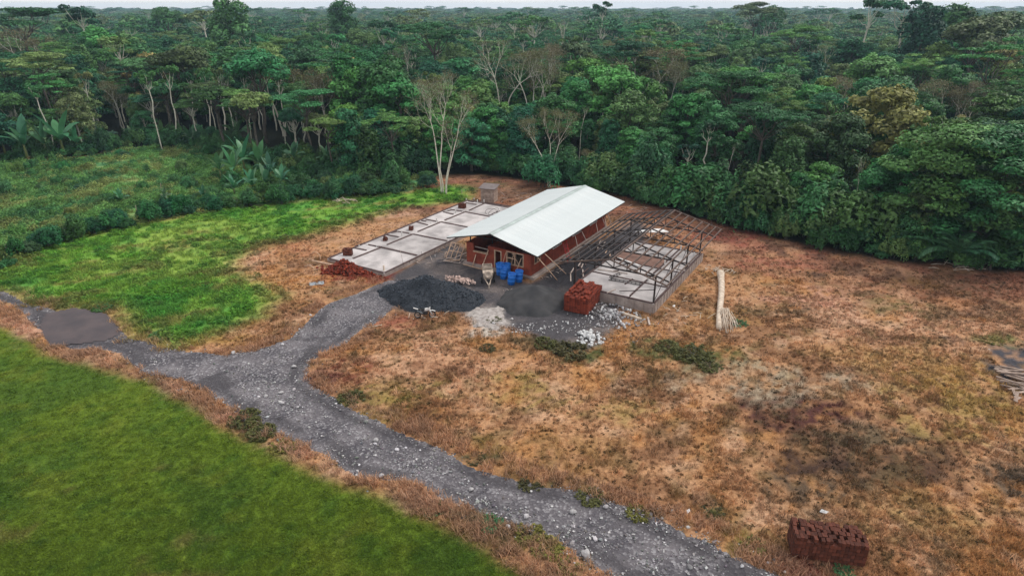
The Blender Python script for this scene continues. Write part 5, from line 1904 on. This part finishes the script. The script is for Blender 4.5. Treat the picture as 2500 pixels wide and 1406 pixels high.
for yy in (5.2, 10.3):
    MB().bar((18.35, yy - 4.9, 1.1), (18.35, yy - .1, 3.5), .05).build('wind_brace', M['steel'], frame)
MB().bar((14.6, .9, 1.1), (18.3, .35, 2.3), .06).build('raking_brace', M['steel'], frame)
e = empty('board_pair', uv(0, 0), -AZ, 'two bright pale boards resting across the steel trusses', 'boards')
for k in (0, .22):
    MB().bar((13.6 + k, 2.2, 4.05 - .02), (16.2 + k, 1.4, 3.98), .12, .05).build('board', M['white'], e)
pole(TW(*loc(1404, 697, .9)[:2], .5), TW(*loc(1404, 697, .9)[:2], 2.9), .05, 'rusty post standing at the near left corner of the raised slab', 'channel', 'post')
pole(TW(*loc(1428, 695, 1.0)[:2], .9), TW(*loc(1404, 697, .9)[:2], 2.0), .04, 'raking stay of the rusty corner post', 'channel', 'stay')
ladder(at(*C3(690, 940), 1.08), at(*C3(1060, 1000), 1.08), .5, 8, 'steel rebar ladder lying on the raised slab', 'steel', 'rebar_ladder')
ladder(at(*C3(700, 925), 1.08), at(*C3(820, 880), 1.35), .35, 4, 'short bent rebar piece on the raised slab', 'steel', 'rebar_ladder')
for i, (x0, y0, x1, y1) in enumerate(((930, 1130, 1110, 960), (665, 1100, 760, 1060), (870, 1000, 960, 940), (560, 830, 900, 880), (1200, 870, 1330, 760), (1450, 820, 1560, 850), (740, 850, 800, 845))):
    o = MB().bar(at(*C3(x0, y0), 1.06), at(*C3(x1, y1), 1.06), .13, .06).build('timber', M['channel' if i % 2 == 0 else 'greylumber'], None)
    tag(o, 'loose dark timber lying on the raised slab', 'timber', 'loose timbers on the raised slab')
a = [at(*C3(*q), 1.03) for q in ((985, 405), (1130, 372), (1290, 372), (1380, 408), (1200, 412))]
o = MB()
o.add([(p_[0], p_[1], p_[2]) for p_ in a] + [(p_[0], p_[1], p_[2] + .05) for p_ in a], [(0, 1, 2, 3, 4), (9, 8, 7, 6, 5)] + [(i, (i + 1) % 5, 5 + (i + 1) % 5, 5 + i) for i in range(5)])
tag(o.build('white_sheet', M['white'], None), 'bright white sheet lying at the far end of the raised slab', 'sheet')
for i in range(16):                                       # lumber and scrap in the gap between school and frame
    u_, v_ = RD.uniform(7.4, 9.4), RD.uniform(2.5, 17)
    an, l_ = AZ + RD.uniform(-.5, .5), RD.uniform(1.2, 2.8)
    c_ = TW(u_, v_, .55 + RD.uniform(0, .25))
    dv_ = Vector((math.sin(an), math.cos(an), RD.uniform(-.08, .08))) * l_ / 2
    tag(MB().bar(c_ - dv_, c_ + dv_, .12, .05).build('plank', M[RD.choice(['lumber', 'greylumber', 'channel'])], None), 'scrap timber strewn between red wall and steel frame', 'plank', 'scrap timber between school and frame')

# ------------------------------------------------------------------ heaps
def mound(name, p, rx, ry, h, rz, matl, label, seed, cat, step=.16, pw=1.0, rough=.10, kind=None, wob=.5):
    ax = np.arange(-rx * 1.2, rx * 1.2, step)
    ay = np.arange(-ry * 1.2, ry * 1.2, step)
    A, B = np.meshgrid(ax, ay)
    x, y = A.ravel(), B.ravel()
    r_ = np.hypot(x / rx, y / ry) + (fbm(x + seed, y, .35 + .3 * (wob > 1), 4, seed) - .5) * wob
    z = h * np.clip(1 - r_, 0, 1) ** pw
    z = z * (1 + (fbm(x, y + seed, .9, 3, seed + 3) - .5) * .5) + (fbm(x, y, 3.0, 2, seed + 5) - .5) * rough
    z = np.where(r_ >= 1, -.12, z)
    n = len(ax)
    q = (np.arange(len(ay) - 1)[:, None] * n + np.arange(n - 1)[None, :]).ravel()
    F = np.stack([q, q + 1, q + n + 1, q + n], 1)
    F = F[(r_[F] < 1.12).all(1)]
    o = obj(name, mesh_np(name, np.stack([x, y, z], 1), F, matl, smooth=True))
    o.location = p
    o.rotation_euler = (0, 0, rz)
    return tag(o, label, cat, None, kind), (x, y, z, r_)


M['gravel'] = mat('dark_gravel', (0.040, 0.047, 0.058), (0.016, 0.019, 0.025), 7, .85, .05, 12)
M['sand'] = mat('dark_sand', (0.058, 0.056, 0.057), (0.038, 0.038, 0.041), .8, .95, .01, 10)
p = (-8.4, 59.1, 0)
o, (x, y, z, r_) = mound('gravel_pile', p, 5.5, 3.5, 2.6, -.40, M['gravel'], 'big heap of dark blue-grey gravel in front of the left slab', 7, 'gravel pile', pw=1.0, rough=.22)
p2 = at(1302, 742)
o2, _ = mound('sand_pile', (p2[0], p2[1] + .6, 0), 3.5, 3.4, 1.9, .2, M['sand'], 'smooth dark sand heap in front of the school corner', 17, 'sand pile', pw=.8, rough=.02)
rg = np.random.default_rng(9)
sel = rg.choice(np.where((r_ < 1.02) & (z > -.05))[0], 3200)
xx, yy = x[sel] + rg.uniform(-.1, .1, len(sel)), y[sel] + rg.uniform(-.1, .1, len(sel))
ca, sa = math.cos(-.40), math.sin(-.40)
s = np.clip(rg.lognormal(-2.3, .4, len(sel)), .05, .26)
gcol = rg.uniform(.5, 1.9, (len(sel), 1)) * np.array([[.036, .043, .054]])
scatter('pile_stones', np.c_[p[0] + xx * ca - yy * sa, p[1] + xx * sa + yy * ca, z[sel] + s * .1], rg.uniform(0, 6, len(sel)), s, rg.integers(0, 5, len(sel)), gcol, peb, 'dark crushed stones covering the gravel heap', tilt=.5)

SPROTO = [rock_mesh(700 + i, .7, M['stone'], 2) for i in range(4)]
GPROTO = [rock_mesh(710 + i, .7, M['greystone'], 2) for i in range(4)]
M['rubble'] = mat('pale_rubble', (0.62, 0.47, 0.41), (0.42, 0.30, 0.26), 5, .9, per_obj=.3)
RPROTO = [rock_mesh(720 + i, .6, M['rubble'], 1) for i in range(4)]


def stones(root, proto, n, rx, ry, smin, smax, hz=.0, pw=1.0):
    for i in range(n):
        t, a_ = RD.random() ** pw, RD.uniform(0, 6.28)
        o = obj('stone', RD.choice(proto), root)
        s_ = RD.uniform(smin, smax) * (1.1 - .3 * t)
        o.location = (math.cos(a_) * rx * t, math.sin(a_) * ry * t, s_ * .25 + hz * (1 - t) * RD.random())
        o.rotation_euler = [RD.uniform(0, 6.28) for _ in range(3)]
        o.scale = (s_, s_, s_)


e = empty('stone_heap', at(1440, 826), .3, 'heap of bright white stones at the lower edge of the dark yard', 'stone heap')
stones(e, SPROTO, 110, 1.35, 1.5, .14, .42, .35, .8)
e = empty('stone_heap', at(1492, 770), .6, 'spread of grey-white broken stones beside the red brick pile', 'stone heap')
stones(e, GPROTO + SPROTO[:1], 260, 2.7, 3.2, .10, .36, .3, .8)
e = empty('rubble_heap', at(1122, 690), -.45, 'strip of pale pinkish rubble on the back of the gravel heap', 'rubble heap')
e.location.z = .25
stones(e, RPROTO, 130, 2.1, .75, .14, .42, .35, .7)
e = empty('stone_row', at(1330, 800), .1, 'scattered white cobbles along the lower edge of the sand heap', 'stones')
stones(e, SPROTO + GPROTO, 110, 4.2, 1.3, .07, .22, 0, .7)
a0 = at(1190, 775)
ash, _ = mound('ash_heap', (a0[0], a0[1], 0), 1.9, 2.8, .14, .3, mat('pale_ash', (0.43, 0.39, 0.365), (0.24, 0.21, 0.195), 2.5, .95, .03, 9), 'pale grey ash heap between gravel and sand heaps', 27, 'ash heap', pw=.9, rough=.10, wob=1.7)

M['palestone'] = mat('pale_stone', (0.50, 0.485, 0.48), (0.33, 0.315, 0.315), 5, .85, per_obj=.2)
PPROTO = [rock_mesh(730 + i, .72, M['palestone'], 2) for i in range(4)]
BIG = [(1430, 1356, .62, 'S', 'large pale egg-shaped boulder at the lower roadside'), (1258, 1276, .46, 'G', 'largest grey rock of the cluster beside the roadside bush'), (1240, 1287, .34, 'G', 'small grey rock left in the roadside cluster'), (1285, 1262, .38, 'G', 'grey rock right in the roadside cluster'),
       (930, 1165, .42, 'G', 'grey boulder at the lawn-side edge of the track'), (1150, 1196, .34, 'S', 'whitish cobble in the middle of the lower track'), (918, 1076, .36, 'S', 'pale cobble on the upper half of the lower track'), (1205, 790, .3, 'S', 'white stone on the edge of the ash heap'), (1250, 780, .28, 'S', 'white stone between ash heap and sand heap'),
       (570, 862, .36, 'S', 'pale stone on the grassy verge left of the track fork'), (718, 896, .42, 'S', 'large pale stone where the track forks'), (685, 960, .34, 'S', 'pale stone at the lower side of the fork'), (690, 985, .30, 'G', 'grey stone at the lower verge of the fork'), (650, 968, .3, 'S', 'whitish stone on the fork near the verge'), (1640, 1248, .22, 'S', 'small white stone in the grass above the lower track'),
       (1400, 1252, .34, 'S', 'pale flat stone on the lower track'), (1008, 1047, .3, 'S', 'pale stone at the upper edge of the lower track'), (1480, 1238, .3, 'G', 'grey stone at the field-side edge of the track')]
for i, (px, py, s_, t, lab) in enumerate(BIG):
    pp = at(px, py)
    o = obj('boulder', (PPROTO if t == 'S' else GPROTO)[i % 4])
    o.location = (pp[0], pp[1], s_ * .22)
    o.scale = (s_, s_, s_ * (1.35 if i == 0 else 1))
    o.rotation_euler = (0, 0, RD.uniform(0, 6))
    tag(o, lab, 'stone')

# ------------------------------------------------------------------ brick piles
a = at(1423, 744)
brick_stack((a[0], a[1], .05), -AZ + .10, 9, 10, 8, (.27, .42, .21), 'big pile of bright red bricks at the near corner of the raised slab', 'brick_pile', core=True, ragged=.32)
a = at(2012, 1352)
brick_stack((a[0] + .1, a[1] + .2, 0), -.2, 19, 5, 6, (.19, .30, .23), 'dark brown-red brick stack in the grass at the bottom right', 'brick_pile', 'darkbrick', core=True, ragged=.16)

# ------------------------------------------------------------------ blue barrels
def barrel(px, py, s, tilt, label):
    p_ = at(px, py)
    e = empty('blue_barrel', p_, RD.uniform(0, 6), label, 'barrel', 'blue barrels by the school corner')
    e.rotation_euler = (tilt[0], tilt[1], e.rotation_euler.z)
    e.scale = (s, s, s)
    MB().lathe([(.0, .0), (.30, .0), (.335, .04), (.345, .30), (.36, .32), (.36, .36), (.345, .38), (.35, .66), (.365, .68), (.365, .72), (.35, .74), (.345, .98), (.315, .98), (.312, .10), (.0, .09)], 18).build('body', M['blue'], e, True)
    MB().lathe([(.31, .985), (.31, 1.04), (.375, 1.04), (.385, .985), (.375, .95), (.33, .95)], 18).build('rim', M['blue'], e, True)
    return e


barrel(1222, 671, 1.3, (.04, -.08), 'open blue barrel, back left of the first pair by the wall')
barrel(1237, 672, 1.3, (0, .05), 'blue barrel, back right of the first pair by the wall')
barrel(1229, 680, 1.1, (.05, -.04), 'shorter blue barrel in front of the first pair')
barrel(1248, 693, 1.18, (.03, -.1), 'blue barrel nearest the sand heap, leaning left')
barrel(1266, 687, 1.2, (0, .07), 'blue barrel, right-hand one of the front pair')

# ------------------------------------------------------------------ cement mixer
def wheel(parent, p_, r, w, axis, rimmat='mixer', spokes=False):
    R = Matrix.Rotation(math.pi / 2, 4, 'X') if axis == 'y' else Matrix.Rotation(math.pi / 2, 4, 'Y')
    prof = [(r * .70, -w / 2), (r * .94, -w / 2), (r, -w * .3), (r, w * .3), (r * .94, w / 2), (r * .70, w / 2), (r * .70, -w / 2)]
    t = MB().lathe(prof, 20).rotated(R).build('tyre', M['rubber'], None, True)
    h = MB()
    if spokes:
        h.lathe([(r * .66, -w * .3), (r * .72, -w * .3), (r * .72, w * .3), (r * .66, w * .3), (r * .66, -w * .3)], 20)
        h.lathe([(0, -w * .6), (r * .12, -w * .6), (r * .12, w * .6), (0, w * .6)], 10)
        for k in range(12):
            a_ = k * math.pi / 6
            h.bar((math.cos(a_) * r * .1, math.sin(a_) * r * .1, 0), (math.cos(a_) * r * .68, math.sin(a_) * r * .68, 0), .012)
    else:
        h.lathe([(0, -w * .4), (r * .3, -w * .45), (r * .7, -w * .3), (r * .7, w * .3), (r * .3, w * .45), (0, w * .4)], 16)
    h.rotated(R)
    e_ = empty('wheel', p_)
    e_.parent = parent
    t.parent = e_
    o_ = h.build('rim', M[rimmat], e_, True)
    return e_


a = at(1191, 690)
mx_ = empty('cement_mixer', a, .12, 'cement-crusted towable mixer with open hopper beside the gravel heap', 'mixer')
mb = MB()
V = [(-.42, -.42, .55), (.42, -.42, .55), (.42, .5, .5), (-.42, .5, .5), (-.56, -.55, 1.35), (.56, -.55, 1.35), (.52, .55, 1.65), (-.52, .55, 1.65)]
mb.add(V, [(3, 2, 1, 0), (0, 1, 5, 4), (1, 2, 6, 5), (2, 3, 7, 6), (3, 0, 4, 7), (4, 5, 6, 7)])
mb.build('body', M['mixer'], mx_)
h = MB()
h.box(-.50, .50, -.06, .0, 1.60, 1.92).box(-.50, .50, .62, .68, 1.60, 1.92).box(-.50, -.44, 0, .62, 1.60, 1.92).box(.44, .50, 0, .62, 1.60, 1.92)
h.build('hopper', M['mixer'], mx_)
MB().box(-.43, .43, .01, .61, 1.68, 1.70).build('hopper_shade_plate', M['dark'], mx_)  # near-black plate stands in for the shade inside the open hopper
dr = MB().lathe([(0, -.42), (.3, -.42), (.48, -.1), (.48, .2), (.33, .5), (.30, .5), (0, .3)], 16)
dr.rotated(Matrix.Translation((0, -.28, 1.05)) @ Matrix.Rotation(math.radians(68), 4, 'X'))
dr.build('drum', M['mixer'], mx_, True)
for sx in (-1, 1):
    wheel(mx_, (sx * .66, .05, .32), .32, .16, 'x')
    MB().bar((sx * .42, .05, .32), (sx * .60, .05, .32), .07).build('axle', M['steel'], mx_)
    MB().bar((sx * .3, -.4, .55), (sx * .06, -1.5, .38), .09).build('drawbar_arm', M['mixer'], mx_)
MB().bar((0, -1.5, .45), (0, -1.56, 0.0), .1).build('jockey_leg', M['mixer'], mx_)
MB().bar((.56, -.2, 1.0), (.75, -.2, 1.0), .1).build('crank', M['steel'], mx_)
MB().box(.43, .78, -.1, .35, .62, .98).build('engine', M['steel'], mx_)

# ------------------------------------------------------------------ motorcycle
a = at(1037, 776)
mo = empty('motorcycle', a, .05, 'white dirt motorcycle parked at the foot of the gravel heap', 'motorcycle')
wheel(mo, (-.66, 0, .32), .32, .12, 'y', 'zinc', True)
wheel(mo, (.72, 0, .34), .34, .09, 'y', 'zinc', True)
MB().bar((-.66, -.09, .32), (-.12, -.07, .42), .05).bar((-.66, .09, .32), (-.12, .07, .42), .05).build('swingarm', M['steel'], mo)
fr_ = MB()
for q, w_ in ((((-.12, 0, .42), (-.2, 0, .78)), .05), (((-.2, 0, .78), (.38, 0, .92)), .05), (((.38, 0, .92), (.28, 0, .40)), .05), (((.28, 0, .40), (-.12, 0, .36)), .05), (((-.2, 0, .78), (-.62, 0, .86)), .05)):
    fr_.bar(*q, w_)
fr_.build('frame', M['steel'], mo)
MB().box(-.1, .26, -.12, .12, .34, .62).build('engine', M['steel'], mo)
for s_ in (-1, 1):
    MB().tube([(.72, s_ * .09, .34), (.52, s_ * .09, .78), (.42, s_ * .09, 1.02)], [.032, .036, .036], 8).build('fork_leg', M['white'], mo, True)
MB().tube([(.36, -.40, 1.10), (.42, -.16, 1.06), (.42, .16, 1.06), (.36, .40, 1.10)], .018, 6).build('handlebar', M['steel'], mo)
V = [(.42, -.08, 1.0), (.42, .08, 1.0), (.05, -.15, .92), (.05, .15, .92), (.40, -.07, .78), (.40, .07, .78), (.02, -.12, .72), (.02, .12, .72)]
tk = MB(); tk.add(V, [(0, 1, 3, 2), (4, 6, 7, 5), (0, 2, 6, 4), (1, 5, 7, 3), (0, 4, 5, 1), (2, 3, 7, 6)])
tk.build('tank', M['white'], mo)
MB().box(-.58, .05, -.11, .11, .82, .90).build('seat', M['rubber'], mo)
for nm, pts in (('rear_fender', [(-.30, .78), (-.66, .90), (-1.02, 1.02)]), ('front_fender', [(.42, .70), (.74, .76), (1.02, .66)])):
    f_ = MB()
    for (x0, z0), (x1, z1) in zip(pts[:-1], pts[1:]): f_.bar((x0, 0, z0), (x1, 0, z1), .17, .03)
    f_.build(nm, M['white'], mo)
MB().box(.50, .56, -.10, .10, .86, 1.06).build('number_plate', M['white'], mo)
MB().tube([(.2, .13, .4), (-.1, .15, .38), (-.7, .16, .62)], [.03, .04, .055], 8).build('exhaust', M['zinc'], mo, True)
MB().bar((-.05, -.1, .38), (-.12, -.42, .0), .03).build('kickstand', M['steel'], mo)
mo.rotation_euler = (-.12, 0, .05)

# ------------------------------------------------------------------ hut
a = at(1195, 491)
hut = empty('wooden_hut', a, -.32, 'small grey plank hut with flat iron roof behind the left slab', 'hut')
HX_, HY_, HH = 1.0, .85, 2.1
for k in range(10):
    z0 = .05 + k * .208
    for nm in range(2): pass
    MB().box(-HX_, HX_, -HY_ - .03, -HY_, z0, z0 + .195).build('plank', M['hutwood'], hut)
    MB().box(HX_, HX_ + .03, -HY_, HY_, z0, z0 + .195).build('plank', M['hutwood'], hut)
    MB().box(-HX_ - .03, -HX_, -HY_, HY_, z0, z0 + .195).build('plank', M['hutwood'], hut)
MB().box(-HX_ + .01, HX_ - .01, -HY_ + .01, HY_, .02, HH).build('back_wall', M['hutwood'], hut)
for sx in (-1, 1): MB().box(sx * (HX_ - .02) - .05, sx * (HX_ - .02) + .05, -HY_ - .06, -HY_ - .03, 0, HH).build('corner_post', M['hutwood'], hut)
MB().bar((0, -HY_ - .35, HH + .05), (0, HY_ + .3, HH + .28), 2 * HX_ + .6, .05).build('roof', M['hutroof'], hut)

# ------------------------------------------------------------------ felled trunk with its fan of sticks
A_, B_ = Vector(at(1758, 674)), Vector(at(1757, 806))
pts = [A_ + (B_ - A_) * t + Vector((.12 * math.sin(t * 5), 0, .34 - .12 * t)) for t in np.linspace(0, 1, 12)]
lg = empty('felled_trunk', A_, 0, 'long bleached tree trunk lying on the brown field right of the frame', 'log')
pts = [p_ - A_ for p_ in pts]
MB().tube(pts, [.42, .36, .33, .32, .31, .30, .30, .28, .26, .25, .24, .22], 12).build('trunk', M['deadwood'], lg, True)
for t, dx in ((.45, .9), (.62, -.5), (.3, -.4)):
    q = pts[int(t * 11)]
    MB().tube([q, q + Vector((dx * .4, .1, .25))], [.08, .05], 6).build('branch_stub', M['deadwood'], lg, True)
fa = empty('stick_fan', at(1768, 770), 0, 'bundle of pale sticks fanned out at the near end of the felled trunk', 'sticks')
F0 = Vector(at(1768, 770))
for i in range(30):
    t = i / 29
    end = Vector(at(1745 + 62 * t + RD.uniform(-4, 4), 812 - 14 * abs(t - .6) + RD.uniform(-10, 4)))
    st = Vector((RD.uniform(-.35, .45), RD.uniform(-.4, .4), RD.uniform(.5, .9)))
    q = end - F0
    MB().tube([st, (st + q) / 2 + Vector((RD.uniform(-.1, .1), RD.uniform(-.1, .1), .08)), q + Vector((0, 0, .03))], [.035, .032, .022], 5).build('stick', M['deadwood'], fa, True)
rt = empty('root_debris', at(1755, 662), 0, 'tangle of broken bark and roots behind the thick end of the trunk', 'debris')
for i in range(26):
    q = Vector((RD.gauss(0, .7), RD.gauss(0, .5), .05))
    a_ = RD.uniform(0, 6.28)
    MB().tube([q, q + Vector((math.cos(a_) * .3, math.sin(a_) * .3, RD.uniform(.05, .3))), q + Vector((math.cos(a_) * .7, math.sin(a_) * .7, .03))], [.04, .05, .02], 5).build('root', M['deadwood'], rt, True)


def twig_heap(px, py, n, rx, ry, l, label, material='deadwood', name='dead_branches', r=.035):
    e_ = empty(name, at(px, py), 0, label, 'branches')
    for i in range(n):
        q = Vector((RD.gauss(0, rx), RD.gauss(0, ry), .06))
        a_ = RD.uniform(0, 6.28)
        k = Vector((math.cos(a_), math.sin(a_), RD.uniform(0, .35))) * l * RD.uniform(.5, 1.2)
        MB().tube([q, q + k * .5 + Vector((0, 0, .08)), q + k], [r, r * .8, r * .4], 5).build('branch', M[material], e_, True)
    return e_


twig_heap(845, 492, 14, .7, .35, 1.7, 'pale fallen branches in the green meadow by the bushes', r=.07)
twig_heap(2335, 655, 16, 1.0, .5, 1.6, 'dead grey branches at the forest edge beside the large palm', r=.05)
twig_heap(1700, 775, 10, 1.6, 1.0, .9, 'dry sticks littered right of the raised slab')
twig_heap(1650, 700 + 60, 8, .8, 1.2, .8, 'broken twigs at the near right corner of the raised slab')
twig_heap(1275, 482, 26, 4.5, 1.6, 1.4, 'cut branches strewn on bare soil behind the slab and hut', 'greylumber')
twig_heap(1600, 512, 22, 5.0, 1.0, 1.2, 'brushwood strewn along the forest edge behind the frame', 'greylumber')
twig_heap(1040, 778, 7, 1.1, .25, .8, 'few pale sticks beside the motorcycle')
twig_heap(760, 655, 9, 1.3, .6, 1.3, 'dry sticks in the orange grass by the left slab', 'lumber')
tag(MB().bar(at(1522, 765, .2), at(1566, 779, .12), .26, .18).build('timber_block', M['deadwood'], None), 'short pale beam lying in front of the raised slab', 'beam')
tag(MB().bar(at(1582, 775, .1), at(1586, 793, .1), .16, .1).build('timber_block', M['greylumber'], None), 'small upright-looking scrap beam right of the short pale beam', 'beam')
tag(MB().tube([at(898, 800, .08), at(932, 793, .08)], [.06, .05], 6).build('timber_log', M['deadwood'], None, True), 'thin log lying in the reddish grass below the track branch', 'log')

twig_heap(1000, 640, 16, 1.6, .5, 1.3, 'scrap laths strewn along the near right edge of the left slab', 'greylumber')
twig_heap(1090, 610, 14, .8, 1.2, 1.4, 'laths and offcuts heaped in the gap between slab and school', 'lumber')
twig_heap(1340, 668, 12, 1.2, .8, .9, 'offcuts on the dark ground below the prop poles', 'greylumber')
twig_heap(1240, 715, 10, 2.2, 1.0, .6, 'bits of lath on the dark yard in front of the barrels', 'greylumber', r=.025)
# ------------------------------------------------------------------ timber pile at the right edge, litter, posts
tp = empty('timber_pile', at(2468, 925), 0, 'heap of grey weathered timbers on dark ash at the right picture edge', 'timber pile')
T0 = Vector(at(2468, 925))
for i in range(18):
    y_ = 893 + i * 3.2 + RD.uniform(-5, 5)
    q0, q1 = Vector(at(2422 + RD.uniform(-8, 22) + i * 1.2, y_)), Vector(at(2540 + RD.uniform(-20, 20), y_ + 14 + RD.uniform(-16, 20)))
    z_ = .1 + .42 * math.sin(math.pi * i / 17) * RD.uniform(.5, 1)
    MB().bar(q0 - T0 + Vector((0, 0, z_)), q1 - T0 + Vector((0, 0, z_ + RD.uniform(-.1, .15))), RD.uniform(.08, .15), RD.uniform(.05, .11)).build('timber', M['hutwood'], tp)
for i in range(8):
    q0 = Vector(at(2470 + RD.uniform(-10, 30), 945 + RD.uniform(0, 30)))
    a_ = RD.uniform(0, 6.28)
    MB().bar(q0 - T0 + Vector((0, 0, .2)), q0 - T0 + Vector((math.cos(a_) * .8, math.sin(a_) * .8, .15)), .2, .05).build('timber', M['hutwood'], tp)
cs = empty('chip_scatter', at(2475, 862), 0, 'white chips scattered on the dark ash patch at the right edge', 'chips')
for i in range(60):
    o = obj('chip', SPROTO[i % 4], cs)
    s_ = RD.uniform(.06, .17)
    o.location = (RD.gauss(.3, 1.0), RD.gauss(0, 1.3), .03)
    o.scale = (s_ * 1.8, s_, s_ * .5)
    o.rotation_euler = (0, 0, RD.uniform(0, 6))


def scrap(px, py, a_, b_, rz, label):
    p_ = at(px, py, .12)
    me = mesh_np('plastic_scrap', np.array([(-a_, -b_, 0), (a_ * .6, -b_ * .8, .05), (a_, b_ * .5, .12), (0, b_, .04), (-a_ * .8, b_ * .4, .1)]), np.array([(0, 1, 2, 3)]), M['white'])
    m2 = MB()
    m2.add([(-a_, -b_, 0), (a_ * .6, -b_ * .8, .05), (a_, b_ * .5, .14), (0, b_, .04), (-a_ * .8, b_ * .4, .12), (0, 0, .16)], [(0, 1, 5), (1, 2, 5), (2, 3, 5), (3, 4, 5), (4, 0, 5)])
    o_ = m2.build('plastic_scrap', M['white'], None)
    o_.location = p_
    o_.rotation_euler = (0, 0, rz)
    return tag(o_, label, 'litter')


scrap(2012, 1250, .22, .13, -.7, 'white plastic scrap in the grass above the dark brick stack')
scrap(1680, 1248, .14, .1, .5, 'small white scrap in the grass beside the lower track')
scrap(1645, 748, .16, .12, .4, 'white scrap on the soil right of the raised slab')
for i, (px, py, h_, w_) in enumerate(((338, 532, 1.5, 0), (455, 512, 1.6, .1), (347, 522, 1.2, -.1), (408, 520, 1.3, .15), (505, 492, 1.3, 0), (395, 470, 1.2, .1), (128, 592, 1.3, -.1), (20, 628, 1.3, .15), (1128, 482, .9, 0))):
    p_ = at(px, py)
    o = MB().tube([(p_[0], p_[1], -.1), (p_[0] + w_, p_[1], h_ + .3)], [.05, .04], 6).build('fence_post', M['hutwood'], None, True)
    tag(o, 'thin pale fence post standing in the hedge line', 'post', 'fence posts in the hedge line')

# ------------------------------------------------------------------ haze
HZ = MB().box(-3300, 3300, -2900, 2900, -3, 33.5).build('haze', None, None)
hm = bpy.data.materials.new('haze')
hm.use_nodes = True
hm.node_tree.nodes.clear()
ho = hm.node_tree.nodes.new('ShaderNodeOutputMaterial')
hv = hm.node_tree.nodes.new('ShaderNodeVolumePrincipled')
hv.inputs['Color'].default_value = (.58, .80, 1.0, 1)
hv.inputs['Density'].default_value = HAZE_D
hv.inputs['Anisotropy'].default_value = 0.2
hm.node_tree.links.new(hv.outputs[0], ho.inputs['Volume'])
HZ.data.materials.append(hm)
tag(HZ, 'thin pale blue haze over the far forest', kind='stuff')
for o in bpy.data.objects:
    if o.name.split('.')[0] == 'twigs': o['kind'] = 'stuff'
